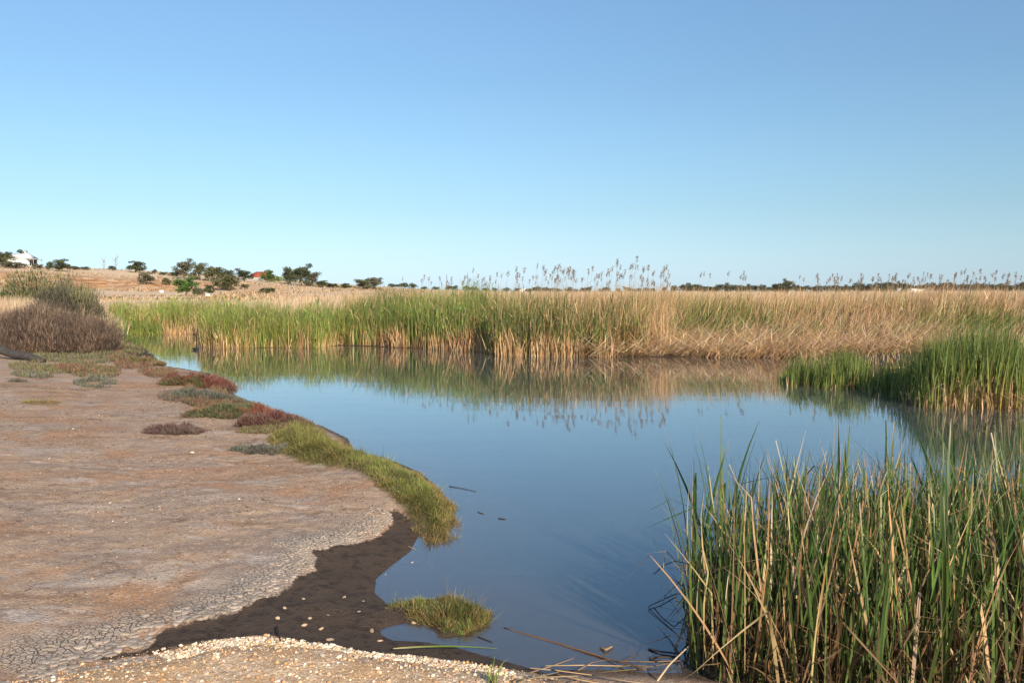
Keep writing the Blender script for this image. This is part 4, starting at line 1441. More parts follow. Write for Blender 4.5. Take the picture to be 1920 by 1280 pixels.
def twig_bush(name, lab, px, foot, wpx, top, dist, n, pal, seed, tw=0.009, L=0.22, lean0=0.7, leafy=0):
    """a bush of fine twigs: a dome from pixel foot up to pixel top at a given distance"""
    rng = np.random.default_rng(seed)
    y = dist
    x, _ = at_y(px, foot, y)
    z = gz(x, y)
    rx = wpx * y / FPX / 2
    _, zt = at_y(px, top, y)
    hh = zt - z
    ry = min(rx, 1.2)
    root = empty(name, (x, y, z))
    u = rng.normal(0, 1, (n, 3))
    u /= np.linalg.norm(u, axis=1, keepdims=True)
    u[:, 2] = np.abs(u[:, 2])
    rr = rng.random(n) ** 0.4
    lump = 1 + 0.42 * fbm(u[:, 0] * 2.6 + u[:, 2], u[:, 1] * 2.6 - 2 * u[:, 2], seed, 4)
    q = u * rr[:, None] * lump[:, None]
    B = q * np.array([rx, ry, hh * 0.84])
    tone = np.clip(0.5 + 1.6 * fbm(q[:, 0] * 2.5, q[:, 2] * 2.5, seed + 3, 3), 0, 1)
    P = np.array([c for c, _ in pal])
    idx = np.clip((tone * len(P) + rng.normal(0, 0.6, n)).astype(int), 0, len(P) - 1)
    c = np.clip(P[idx] * np.exp(rng.normal(0, 0.2, (n, 1))), 0.004, 0.8)
    az = np.arctan2(u[:, 1], u[:, 0]) + rng.normal(0, 0.5, n)
    lean = np.clip(np.arctan2(np.hypot(u[:, 0], u[:, 1]), u[:, 2] + 0.25) * 0.75 + rng.normal(0, lean0, n), -0.8, 2.0)
    V, F, C = ribbons(rng, B, L * rng.uniform(0.5, 1.2, n), tw * rng.uniform(0.7, 1.4, n), lean, rng.normal(-0.1, 0.3, n), az, c * 0.9, c, 2, tip=6)
    link('twigs', mesh_np('twigs', V, [F], C), M['twig'] if not leafy else M['foliage'], root)
    tubes = []
    for k in range(22):
        a_, r = rng.uniform(0, 6.28), rng.uniform(0.2, 0.8)
        e = np.array([math.cos(a_) * rx * r, math.sin(a_) * ry * r, hh * 0.7 * math.sqrt(1 - r * r)])
        tubes.append(tube([(0, 0, -0.03), e * np.array([0.35, 0.35, 0.5]), e], [0.03, 0.02, 0.008], 5, (0.13, 0.09, 0.07)))
    link('branches', tube_mesh('branches', tubes), M['twig'], root)
    tag(root, lab, 'bush')


BR = [((0.135, 0.096, 0.074), 1), ((0.195, 0.135, 0.098), 1), ((0.255, 0.175, 0.125), 1)]
GB = [((0.10, 0.085, 0.06), 1), ((0.145, 0.12, 0.08), 1), ((0.17, 0.15, 0.09), 1), ((0.2, 0.19, 0.08), 1)]
twig_bush('twiggy_bush', 'wide dark brown leafless bush at the left edge of the bank', 58, 660, 250, 562, 21.5, 24000, BR, 131)
twig_bush('twiggy_bush', 'brown leafless bush bulging towards the water at the right of the wider one', 165, 658, 128, 585, 21.8, 15000, BR, 132)
twig_bush('twiggy_bush', 'grey green bush rising behind the brown leafless bushes', 132, 645, 165, 508, 25.0, 17000, GB, 133, 0.012, 0.22, 0.6, 1)
twig_bush('leafy_shrub', 'leafy green shrub behind the pale grass at far left', 62, 575, 215, 502, 34.0, 9000, [((0.085, 0.115, 0.03), 1), ((0.12, 0.14, 0.04), 1), ((0.19, 0.17, 0.08), 1)], 134, 0.03, 0.25, 0.5, 1)
twig_bush('leafy_shrub', 'small yellowish green shrub poking out above the grey green bush', 122, 560, 46, 517, 29.0, 1600, [((0.19, 0.19, 0.05), 1), ((0.14, 0.15, 0.05), 1)], 135, 0.025, 0.22, 0.5, 1)


def side_grass():
    rng = np.random.default_rng(140)
    n = 9000
    y = rng.uniform(24, 32, n)
    px = rng.uniform(-60, 92, n)
    m = 7000
    y = np.r_[y, rng.uniform(24, 40, m)]
    px = np.r_[px, 150 + 85 * rng.random(m) ** 1.3]
    x = (px - 960) / FPX * y
    n += m
    c = jitter(rng, [((0.56, 0.40, 0.26), 4), ((0.46, 0.31, 0.18), 2), ((0.62, 0.48, 0.33), 2)], n, 0.16)
    gr = (px > 185) & (rng.random(n) < np.clip((px - 185) / 60, 0, 0.7))
    c[gr] = jitter(rng, YGREEN + GREEN, int(gr.sum()), 0.2)
    hh = rng.uniform(0.45, 1.35, n) * np.where(px > 120, np.clip(0.75 + (200 - px) / 250, 0.5, 1.0), 1.1)
    V, F, C = ribbons(rng, np.c_[x, y, ground_z(x, y, fine=False)], hh, rng.uniform(0.012, 0.028, n), rng.normal(0.06, 0.1, n), rng.normal(0.15, 0.25, n), rng.normal(0.2, 1, n), c, c * 1.06, 3)
    o = link('tall_grass', mesh_np('tall_grass', V, [F], C), M['leaf'])
    tag(o, 'tall pale dry grass around the bushes on the left bank', None, None, 'stuff')


side_grass()

# ------------------------------------------------------------------ fallen log
def log():
    path = []
    for px, py in ((-170, 628), (-60, 648), (0, 664), (28, 674), (56, 682), (84, 694)):
        x, z = at_y(px, py, 18.6 - 0.004 * px)
        path.append((x, 18.6 - 0.004 * px, 0))
    path = np.array(path)
    zz = np.array([gz(x, y) for x, y, _ in path])
    path[:, 2] = zz + np.array([0.42, 0.30, 0.20, 0.13, 0.08, 0.04])
    o0 = path[3].copy()
    t = np.linspace(0, 1, 26)
    k = np.linspace(0, 1, len(path))
    fine = np.c_[[np.interp(t, k, path[:, i] - o0[i]) for i in range(3)]].T
    rng = np.random.default_rng(3)
    fine[:, 2] += 0.012 * np.sin(t * 19)
    rad = np.interp(t, [0, 0.5, 0.9, 1], [0.12, 0.10, 0.08, 0.05]) * (1 + rng.normal(0, 0.06, 26))
    V, F, C = tube(fine, rad, 12)
    root = empty('fallen_log', tuple(o0))
    V = V * (1 + 0)
    link('log_trunk', tube_mesh('log_trunk', [(V, F, C)]), M['log'], root)
    br = [tube([fine[17], fine[17] + (0.10, -0.02, 0.02), fine[17] + (0.24, -0.03, -0.03)], [0.05, 0.035, 0.015], 7), tube([fine[9], fine[9] + (0.0, -0.05, 0.11), fine[9] + (0.03, -0.06, 0.17)], [0.035, 0.025, 0.012], 7)]
    for b in br:
        link('broken_branch', tube_mesh('broken_branch', [b]), M['log'], root)
    tag(root, 'weathered dark grey fallen log lying on the groundcover at the left edge', 'log')


def log_material():
    t = NT('weathered_log')
    P = t.n('TexCoord').outputs['Object']
    mp = t.n('Mapping', None, Vector=P)
    mp.inputs['Scale'].default_value = (2, 16, 16)
    n = t.noise(mp.outputs[0], 3.0, 8, 0.65)
    c = t.ramp(n, [(0.35, (0.02, 0.017, 0.015)), (0.58, (0.065, 0.054, 0.047)), (0.85, (0.19, 0.165, 0.14))])
    b = t.n('Bump', None, Height=n, Strength=1.0, Distance=0.02)
    p = t.n('BsdfPrincipled', None, Base_Color=c, Roughness=0.9, Normal=b.outputs[0])
    return t.finish(p.outputs[0])


M['log'] = log_material()
log()

# ------------------------------------------------------------------ coot on the water
def coot():
    x, y = at(367, 656)
    root = empty('coot', (x, y, 0), 0.25, (0.5, 0.5, 0.5))
    bm = bmesh.new()
    # body, neck and head as one skin: rings along a spine
    sp = [(-0.20, 0.075, 0.012), (-0.16, 0.075, 0.045), (-0.08, 0.07, 0.078), (0.02, 0.065, 0.085), (0.10, 0.075, 0.065), (0.14, 0.12, 0.042), (0.155, 0.17, 0.034), (0.175, 0.205, 0.036), (0.20, 0.205, 0.028), (0.215, 0.20, 0.012)]
    V, F, C = tube([(a_, 0, b_) for a_, b_, r in sp], [r for a_, b_, r in sp], 12)
    link('body', tube_mesh('body', [(V, F, C)]), M['feather'], root)
    V, F, C = tube([(0.212, 0, 0.212), (0.222, 0, 0.2), (0.25, 0, 0.188)], [0.013, 0.013, 0.003], 8)
    link('beak', tube_mesh('beak', [(V, F, C)]), M['white_beak'], root)
    bm.free()
    for s in (-1, 1):
        V, F, C = tube([(-0.17, s * 0.05, 0.10), (-0.06, s * 0.078, 0.095), (0.07, s * 0.06, 0.09)], [0.008, 0.032, 0.014], 8)
        link('wing', tube_mesh('wing', [(V, F, C)]), M['feather'], root)
    tag(root, 'small black coot swimming on the narrow water by the green reeds', 'water bird')


coot()

# ------------------------------------------------------------------ trees and shrubs on the hill and the skyline
def crown_and_trunk(kind, seed):
    """unit tree: 1 high, about 1 wide"""
    rng = np.random.default_rng(seed)
    clumps = []
    tubes = []
    if kind == 'open':
        forks = int(rng.integers(5, 7))
        tr_top = np.array([rng.normal(0, 0.03), 0, 0.26])
        tubes.append(tube([(0, 0, -0.03), (0.01, 0, 0.12), tr_top], [0.035, 0.028, 0.024], 7))
        for f in range(forks):
            a_ = 6.28 * f / forks + rng.normal(0, 0.3)
            e = np.array([0.30 * math.cos(a_), 0.26 * math.sin(a_), rng.uniform(0.42, 0.82)])
            tubes.append(tube([tr_top, (tr_top + e) / 2 + (0, 0, 0.05), e], [0.020, 0.014, 0.008], 5))
            for k in range(int(rng.integers(4, 6))):
                cpt = e + rng.normal(0, 1, 3) * (0.11, 0.11, 0.11)
                clumps.append((cpt, rng.uniform(0.11, 0.19)))
                tubes.append(tube([(tr_top + e) / 2, cpt], [0.010, 0.004], 4))
        for _ in range(3):
            clumps.append((np.array([rng.normal(0, 0.12), rng.normal(0, 0.1), rng.uniform(0.72, 0.9)]), 0.15))
        for _ in range(14):
            clumps.append((np.array([rng.normal(0, 0.24), rng.normal(0, 0.2), rng.uniform(0.08, 0.6)]), 0.15))
    else:
        tubes.append(tube([(0, 0, -0.03), (0, 0, 0.3), (0.02, 0, 0.6)], [0.04, 0.03, 0.015], 6))
        for k in range(46):
            u = rng.normal(0, 1, 3)
            u /= np.linalg.norm(u)
            r = rng.random() ** 0.35
            zc = 0.08 + 0.76 * (0.5 + 0.5 * u[2] * r)
            wide = math.sqrt(max(0.1, 1 - ((zc - 0.32) / 0.62) ** 2))
            a_ = rng.uniform(0, 6.28)
            rr = 0.43 * wide * math.sqrt(rng.random()) * (1 + rng.normal(0, 0.12))
            cpt = np.array([rr * math.cos(a_), rr * math.sin(a_), zc if kind == 'round' else zc * 0.95])
            clumps.append((cpt, rng.uniform(0.10, 0.16)))
            if k % 4 == 0:
                tubes.append(tube([(0, 0, 0.2), cpt], [0.015, 0.004], 4))
    Vs, Cs = [], []
    for cpt, r in clumps:
        k = 62 if kind == 'open' else 56
        u = rng.normal(0, 1, (k, 3))
        u /= np.linalg.norm(u, axis=1, keepdims=True)
        p = cpt + u * (r * rng.random((k, 1)) ** 0.4) * (1.15, 1.15, 0.8)
        p[:, 2] = np.maximum(p[:, 2], 0.0)
        sz = rng.uniform(0.022, 0.045, k)[:, None]
        a1 = rng.normal(0, 1, (k, 3))
        a1 /= np.linalg.norm(a1, axis=1, keepdims=True)
        a2 = np.cross(a1, rng.normal(0, 1, (k, 3)))
        a2 /= np.linalg.norm(a2, axis=1, keepdims=True)
        q = np.stack([p - a1 * sz, p + a2 * sz * 0.6, p + a1 * sz, p - a2 * sz * 0.6], 1)
        Vs.append(q.reshape(-1, 3))
        tone = math.exp(rng.normal(0, 0.22))
        Cs.append(np.repeat(tone * np.exp(rng.normal(0, 0.2, (k, 1))) * np.ones((1, 3)), 4, 0))
    V, C = np.concatenate(Vs), np.concatenate(Cs)
    F = np.arange(len(V)).reshape(-1, 4)
    return (V, F, C), tube_mesh('trunk', tubes)


TREES = {}
for kind in ('open', 'round', 'shrub'):
    TREES[kind] = [crown_and_trunk(kind, 400 + i + 10 * len(kind)) for i in range(4)]
TONES = {'dark': (0.055, 0.062, 0.028), 'olive': (0.085, 0.085, 0.038), 'grey': (0.095, 0.088, 0.055), 'green': (0.055, 0.095, 0.022), 'lime': (0.15, 0.19, 0.03), 'far': (0.065, 0.066, 0.04)}
CROWN_CACHE = {}


def hit(px, py):
    d = ray(px, py)
    y = np.concatenate([np.arange(40, 420, 1.0), np.arange(420, 900, 10)])
    t = y / d[1]
    g = ground_z(d[0] * t, y, fine=False)
    i = np.where(H + d[2] * t <= g)[0]
    return float(y[i[0]]) if len(i) else None


def plant_tree(name, lab, cat, px, base, w, h, dist, kind, tone, seed, group=None):
    if group is None:
        dist = hit(px, base) or dist
    x, zb = at_y(px, base, dist)
    g = gz(x, dist)
    op = kind == 'open'
    ww, hh = w * (1.24 if op else 1.05) * dist / FPX, h * (1.10 if op else 1.25) * dist / FPX
    hh += max(0.0, zb - g) if zb - g < 2.5 else 0.0
    key = (kind, seed % 4, tone)
    if key not in CROWN_CACHE:
        (V, F, C), tm = TREES[kind][seed % 4]
        CROWN_CACHE[key] = (mesh_np('crown', V, [F], C * 1.5 * np.array(TONES[tone])), tm)
    cm, tm = CROWN_CACHE[key]
    root = empty(name, (x, dist, g), (seed * 2.39) % 6.28, (ww, ww, hh))
    link('crown', cm, M['foliage'], root)
    link('trunk', tm, M['bark'], root)
    tag(root, lab, cat, group)


hill = [
    ('gum_tree', 'leafy tree in front of the white house at the far left edge', 'tree', 4, 500, 44, 26, 290, 'round', 'olive', 1),
    ('garden_tree', 'dark tree top showing behind the white house roof on its left', 'tree', 6, 490, 26, 25, 352, 'open', 'dark', 2),
    ('garden_tree', 'dark tree top showing above the ridge of the white house', 'tree', 41, 490, 24, 22, 352, 'round', 'dark', 3),
    ('shrub', 'brownish shrub below the wall of the white house', 'shrub', 30, 503, 44, 11, 300, 'shrub', 'grey', 4),
    ('shrub', 'small shrub under the veranda end of the white house', 'shrub', 70, 505, 20, 10, 305, 'shrub', 'grey', 5),
    ('shrub', 'little pointed shrub left of the round dark tree on the crest', 'shrub', 93, 507, 14, 17, 318, 'shrub', 'dark', 6),
    ('round_tree', 'round dark green tree on the crest right of the white house', 'tree', 117, 509, 34, 22, 312, 'round', 'dark', 7),
    ('shrub', 'low grey shrub on the crest right of the round dark tree', 'shrub', 140, 506, 20, 7, 325, 'shrub', 'grey', 8),
    ('shrub', 'small dark shrub on the crest between the round tree and the dead trees', 'shrub', 160, 506, 16, 6, 328, 'shrub', 'dark', 9),
    ('shrub', 'small dark shrub at the foot of the taller dead tree', 'shrub', 211, 507, 14, 9, 322, 'shrub', 'dark', 10),
    ('dome_tree', 'dark dome shaped tree on the skyline of the orange slope', 'tree', 255, 511, 38, 20, 318, 'round', 'dark', 11),
    ('shrub', 'tiny shrub on the crest right of the dome shaped tree', 'shrub', 290, 513, 10, 8, 322, 'shrub', 'grey', 12),
    ('shrub', 'squat dark shrub on the crest left of the gum tree group', 'shrub', 306, 516, 14, 6, 320, 'shrub', 'dark', 13),
    ('shrub', 'long low scrub patch at the left foot of the gum tree group', 'shrub', 331, 518, 30, 9, 320, 'shrub', 'dark', 14),
    ('slope_shrub', 'dark grey shrub halfway down the orange scarp', 'shrub', 276, 533, 32, 22, 215, 'shrub', 'grey', 15),
    ('slope_shrub', 'small upright green shrub on the scarp above the big round tree', 'shrub', 312, 535, 17, 14, 208, 'shrub', 'olive', 16),
    ('round_tree', 'big round green tree at the foot of the orange scarp', 'tree', 350, 555, 44, 34, 150, 'round', 'green', 17),
    ('slope_shrub', 'grey shrub hugging the right side of the big round tree', 'shrub', 373, 555, 20, 16, 152, 'shrub', 'grey', 18),
    ('slope_shrub', 'dark shrub standing over the white cabinet', 'shrub', 391, 552, 22, 18, 158, 'shrub', 'dark', 19),
    ('slope_shrub', 'wide olive bush below the right end of the gum trees', 'shrub', 424, 544, 46, 28, 190, 'shrub', 'olive', 20),
    ('slope_shrub', 'small round bush alone on the dry grass below the red roofed house', 'shrub', 459, 542, 16, 10, 215, 'shrub', 'olive', 21),
    ('slope_shrub', 'low spread bush in the dry grass right of the small round one', 'shrub', 500, 550, 30, 11, 170, 'shrub', 'olive', 22),
    ('gum_tree', 'tallest gum tree at the left of the group on the hill', 'tree', 345, 522, 32, 31, 300, 'open', 'grey', 23),
    ('gum_tree', 'gum tree with a pale trunk second from the left in the hill group', 'tree', 373, 525, 24, 30, 300, 'open', 'olive', 24),
    ('gum_tree', 'broad gum tree in the middle of the hill group', 'tree', 398, 527, 36, 26, 298, 'open', 'olive', 25),
    ('gum_tree', 'smaller gum tree at the right end of the hill group', 'tree', 424, 527, 32, 19, 302, 'open', 'dark', 26),
    ('garden_tree', 'rounded tree left of the red roofed house', 'tree', 458, 528, 30, 21, 318, 'open', 'dark', 27),
    ('garden_tree', 'vivid green upright tree right beside the red roof', 'tree', 502, 529, 24, 22, 316, 'round', 'green', 28),
    ('garden_tree', 'lime green low tree between the red roof and the dark trees', 'tree', 522, 530, 18, 12, 318, 'round', 'lime', 29),
    ('gum_tree', 'tall dark gum tree right of the lime green one', 'tree', 545, 533, 30, 30, 322, 'open', 'dark', 30),
    ('gum_tree', 'spreading dark gum tree with the highest crown right of the houses', 'tree', 565, 536, 34, 35, 326, 'open', 'dark', 31),
    ('gum_tree', 'dark gum tree with a lopsided crown at the right of the dark row', 'tree', 586, 537, 28, 25, 330, 'open', 'grey', 32),
    ('skyline_tree', 'low dark tree right after the dark gum row', 'tree', 604, 539, 24, 13, 334, 'shrub', 'dark', 33),
    ('skyline_tree', 'low rounded tree in the middle of the flat gap', 'tree', 625, 540, 22, 9, 345, 'shrub', 'dark', 34),
    ('skyline_tree', 'squat tree left of the pair with a bare trunk', 'tree', 648, 541, 20, 10, 350, 'shrub', 'dark', 35),
    ('gum_tree', 'gum tree of the pair standing at the end of the hill, left one', 'tree', 680, 543, 30, 18, 355, 'open', 'olive', 36),
    ('gum_tree', 'gum tree of the pair standing at the end of the hill, taller right one', 'tree', 702, 543, 26, 22, 350, 'open', 'grey', 37),
]
for h in hill:
    plant_tree(*h)
rt = np.random.default_rng(44)
px = 735.0
i = 0
FARLAB = 'low dark tree in the thin far line beyond the middle reeds'
while px < 1935:
    gap = rt.uniform(9, 18)
    if px < 1250:
        gap = rt.uniform(9, 24)
        h, w = rt.uniform(5, 10), rt.uniform(9, 17)
    elif px < 1600:
        h, w = rt.uniform(9, 15), rt.uniform(16, 30)
    else:
        h, w = rt.uniform(10, 18), rt.uniform(16, 32)
    plant_tree('far_tree', FARLAB if px < 1250 else 'dark tree in the far line above the straw reeds on the right', 'tree', px, 547, w, h, rt.uniform(480, 640), ['round', 'shrub', 'round', 'open'][i % 4], 'far', i, 'trees on the far skyline')
    px += gap
    i += 1
plant_tree('gum_tree', 'taller wide crowned tree standing out of the far right line', 'tree', 1463, 546, 28, 15, 470, 'open', 'far', 2)
plant_tree('gum_tree', 'leaning crowned tree next to the wide crowned one in the far line', 'tree', 1478, 546, 20, 20, 474, 'open', 'far', 3)


def dead_tree(lab, px, base, h, dist, seed):
    rng = np.random.default_rng(seed)
    x, zb = at_y(px, base, dist)
    g = gz(x, dist)
    hh = h * dist / FPX
    root = empty('dead_tree', (x, dist, g))
    link('trunk', tube_mesh('trunk', [tube([(0, 0, -0.2), (0.1, 0, hh * 0.35), (0.0, 0, hh * 0.65), (0.15, 0, hh)], [0.16, 0.13, 0.08, 0.03], 6)]), M['dead_wood'], root)
    for k in range(7):
        z0 = hh * rng.uniform(0.25, 0.7)
        s = -1 if k % 2 else 1
        e = np.array([s * rng.uniform(0.5, 1.6), rng.normal(0, 0.4), z0 + hh * rng.uniform(0.2, 0.42)])
        link('bare_branch', tube_mesh('bare_branch', [tube([(0.05, 0, z0), ((e[0]) * 0.6, e[1] * 0.5, (z0 + e[2]) / 2 - 0.1), e], [0.10, 0.075, 0.04], 5)]), M['dead_wood'], root)
    tag(root, lab, 'dead tree')


dead_tree('taller bare dead tree on the crest of the orange hill', 217, 508, 33, 300, 5)
dead_tree('thin shorter bare dead tree left of the taller dead one', 195, 508, 24, 305, 6)

# ------------------------------------------------------------------ houses, fences and small things on the hill
def prism_roof(x0, x1, y0, y1, z0, z1, inset):
    ym = (y0 + y1) / 2
    V = np.array([(x0, y0, z0), (x1, y0, z0), (x1, y1, z0), (x0, y1, z0), (x0 + inset, ym, z1), (x1 - inset, ym, z1)], float)
    return V, [np.array([(0, 1, 5, 4), (2, 3, 4, 5)]), np.array([(1, 2, 5), (3, 0, 4)]), np.array([(3, 2, 1, 0)])]


def white_house():
    D = 335
    k = D / FPX
    x0, _ = at_y(14, 497, D)
    g = at_y(30, 498, D)[1]
    root = empty('white_house', (x0, D, g))
    link('wall', boxes_mesh('wall', [(0, 10.2 * 0.58, 0, 7, -1.5, 3.2)]), M['white_wall'], root)
    link('wall', boxes_mesh('wall', [(10.2 * 0.58 - 1.2, 8.9, -2.2, 6, -1.6, 3.0)]), M['white_wall'], root)
    for x_, z_, w_, h_, y_ in ((1.5, 1.1, 1.0, 1.2, 0), (3.6, 1.1, 0.8, 1.2, 0), (6.1, 0.9, 0.9, 1.4, -2.2)):
        f = link('window', boxes_mesh('window', [(x_ - 0.08, x_ + w_ + 0.08, y_ - 0.06, y_ - 0.004, z_ - 0.08, z_), (x_ - 0.08, x_ + w_ + 0.08, y_ - 0.06, y_ - 0.004, z_ + h_, z_ + h_ + 0.08),
                                                  (x_ - 0.08, x_, y_ - 0.06, y_ - 0.004, z_, z_ + h_), (x_ + w_, x_ + w_ + 0.08, y_ - 0.06, y_ - 0.004, z_, z_ + h_)]), M['white_roof'], root)
        link('curtained_pane', boxes_mesh('curtained_pane', [(x_, x_ + w_, y_ - 0.03, y_ - 0.01, z_, z_ + h_)]), M['white_box'], f)
    V, F = prism_roof(-0.6, 6.2, -0.5, 7.6, 3.2, 5.3, 1.6)
    link('roof', mesh_np('roof', V, F), M['white_roof'], root)
    V, F = prism_roof(4.0, 9.5, -2.8, 6.6, 3.02, 5.6, 2.2)
    rf = link('roof', mesh_np('roof', V, F), M['white_roof'], root)
    link('chimney', boxes_mesh('chimney', [(5.6, 6.2, 2.6, 3.2, 5.0, 6.0)]), M['white_wall'], rf)
    v = link('veranda', boxes_mesh('veranda', [(8.9, 12.2, -1.6, 5.0, 2.62, 2.74), (8.9, 11.8, -1.4, 5.0, -1.6, -0.05)]), M['white_roof'], root)
    for yy in (-1.3, 1.5, 4.4):
        link('veranda_post', boxes_mesh('veranda_post', [(11.55, 11.7, yy, yy + 0.15, -0.05, 2.62)]), M['paling'], v)
    link('door', boxes_mesh('door', [(8.9, 8.95, 0.6, 1.6, -0.05, 2.1)]), M['dark_box'], root)
    link('veranda_shade_panel', boxes_mesh('veranda_shade_panel', [(8.95, 11.0, 2.2, 2.4, -0.05, 2.6)]), M['dark_box'], root)  # dark sheet standing in for the shade under the veranda roof
    tag(root, 'white house with pale hip roof and veranda on the hill at far left', 'house')


def red_house():
    D = 345
    x0, g = at_y(465, 529, D)
    g = min(g, gz(x0 + 4, D) + 0.3)
    root = empty('red_roofed_house', (x0, D, g))
    link('wall', boxes_mesh('wall', [(0.4, 9.6, 0, 7, -1.0, 2.4)]), M['brick_wall'], root)
    V, F = prism_roof(-0.2, 10.2, -0.7, 7.7, 2.4, 4.6, 2.6)
    rf = link('roof', mesh_np('roof', V, F), M['red_roof'], root)
    link('chimney', boxes_mesh('chimney', [(6.2, 6.9, 2.9, 3.6, 4.2, 5.2)]), M['brick_wall'], rf)
    for x_ in (1.6, 4.2, 6.8):
        f = link('window', boxes_mesh('window', [(x_ - 0.07, x_ + 1.27, -0.05, -0.004, 0.8, 0.88), (x_ - 0.07, x_ + 1.27, -0.05, -0.004, 1.95, 2.03), (x_ - 0.07, x_, -0.05, -0.004, 0.88, 1.95), (x_ + 1.2, x_ + 1.27, -0.05, -0.004, 0.88, 1.95)]), M['white_roof'], root)
        link('pane', boxes_mesh('pane', [(x_, x_ + 1.2, -0.03, -0.01, 0.88, 1.95)]), M['glass'], f)
    tag(root, 'house with a red tiled roof half hidden between garden trees', 'house')


def pipe_fence():
    D = 88
    x0, zt = at_y(232, 556.5, D)
    x1, _ = at_y(362, 556.5, D)
    root = empty('rail_fence', (x0, D, 0))
    n = 5
    for z in (zt, zt - 0.42):
        link('rail', tube_mesh('rail', [tube([(0, 0, z), ((x1 - x0) * 0.5, 0.8, z), (x1 - x0, 2.0, z)], [0.022] * 3, 6)]), M['paling'], root)
    for i in range(n):
        u = i / (n - 1)
        px_, py_ = (x1 - x0) * u, 2.0 * u
        g = gz(x0 + px_, D + py_)
        link('fence_post', tube_mesh('fence_post', [tube([(px_, py_, g - 0.1), (px_, py_, zt + 0.06)], [0.035] * 2, 8)]), M['paling'], root)
    tag(root, 'low grey rail fence behind the green reeds on the left', 'fence')


def paling_fence():
    D = 305
    x0, z0 = at_y(447, 530, D)
    x1, _ = at_y(494, 530, D)
    root = empty('paling_fence', (x0, D, gz((x0 + x1) / 2, D)))
    n = 26
    for i in range(n):
        a_ = (x1 - x0) * i / n
        link('paling', boxes_mesh('paling', [(a_, a_ + 0.26, 0, 0.03, -0.3, 1.35 + 0.04 * (i % 3))]), M['paling'], root)
    for z in (0.35, 1.05):
        link('rail', boxes_mesh('rail', [(0, x1 - x0, 0.034, 0.10, z, z + 0.09)]), M['paling'], root)
    tag(root, 'grey paling fence in front of the red roofed house', 'fence')


def cabinet(lab, px, base, w, h, D, post=False):
    D = hit(px, base) or D
    x, zb = at_y(px, base, D)
    g = gz(x, D)
    ww, hh = w * D / FPX, h * D / FPX
    top = max(zb, g) + hh
    root = empty('utility_cabinet', (x, D, g))
    link('cabinet_body', boxes_mesh('cabinet_body', [(-ww / 2, ww / 2, 0, ww * 0.7, max(zb - g, 0) if post else -0.1, top - g)]), M['white_box'], root)
    link('lid', boxes_mesh('lid', [(-ww / 2 - 0.04, ww / 2 + 0.04, -0.04, ww * 0.7 + 0.04, top - g + 0.003, top - g + 0.08)]), M['white_roof'], root)
    if post:
        for s in (-1, 1):
            link('leg', boxes_mesh('leg', [(s * ww * 0.4 - 0.04, s * ww * 0.4 + 0.04, 0.1, 0.18, -0.2, max(zb - g, 0))]), M['paling'], root)
    tag(root, lab, 'cabinet')


def far_shed(lab, px0, px1, base, h, D):
    x0, zb = at_y(px0, base, D)
    x1, _ = at_y(px1, base, D)
    hh = h * D / FPX
    g = gz((x0 + x1) / 2, D)
    root = empty('far_shed', ((x0 + x1) / 2, D, g))
    L = (x1 - x0) / 2
    zt = zb - g + hh
    link('wall', boxes_mesh('wall', [(-L, L, 0, 12, -0.5, zt * 0.75)]), M['white_wall'], root)
    V, F = prism_roof(-L - 0.4, L + 0.4, -0.5, 12.5, zt * 0.75 + 0.003, zt, 0.4)
    link('roof', mesh_np('roof', V, F), M['white_roof'], root)
    for i in range(3):
        link('door', boxes_mesh('door', [(-L + (0.3 + 0.6 * i) * L, -L + (0.5 + 0.6 * i) * L, -0.06, -0.004, 0, zt * 0.55)]), M['galvanised'], root)
    tag(root, lab, 'shed')


white_house()
red_house()
pipe_fence()
paling_fence()
cabinet('white cabinet on the scarp foot left of the big round tree', 302, 549, 7, 4.5, 140)
cabinet('white cabinet standing below the dark shrub right of the big round tree', 389, 558, 8, 7, 100, True)
cabinet('small white trough in front of the dark gum trees', 551, 535, 7, 4, 290)
far_shed('long white shed far beyond the middle of the reeds', 968, 996, 545, 4.5, 620)
far_shed('long low white shed in the far tree line above the straw reeds', 1690, 1740, 545.5, 5, 520)

# ------------------------------------------------------------------ floating and fallen bits near the camera
def cane(lab, pts, r, col, cat='reed stem', group=None, name='fallen_reed', on_water=True):
    P = []
    for px, py, dz in pts:
        if on_water:
            x, y = at(px, py, dz)
            P.append((x, y, dz))
        else:
            x, y, z = on_ground(px, py)
            P.append((x, y, z + dz))
    P = np.array(P)
    o0 = P[len(P) // 2].copy()
    t = np.linspace(0, 1, 4 * len(P))
    k = np.linspace(0, 1, len(P))
    Q = np.c_[[np.interp(t, k, P[:, i] - o0[i]) for i in range(3)]].T
    V, F, C = tube(Q, np.linspace(r, r * 0.6, len(t)), 6, col)
    o = link(name, tube_mesh(name, [(V, F, C)]), M['twig'])
    o.location = tuple(o0)
    tag(o, lab, cat, group)


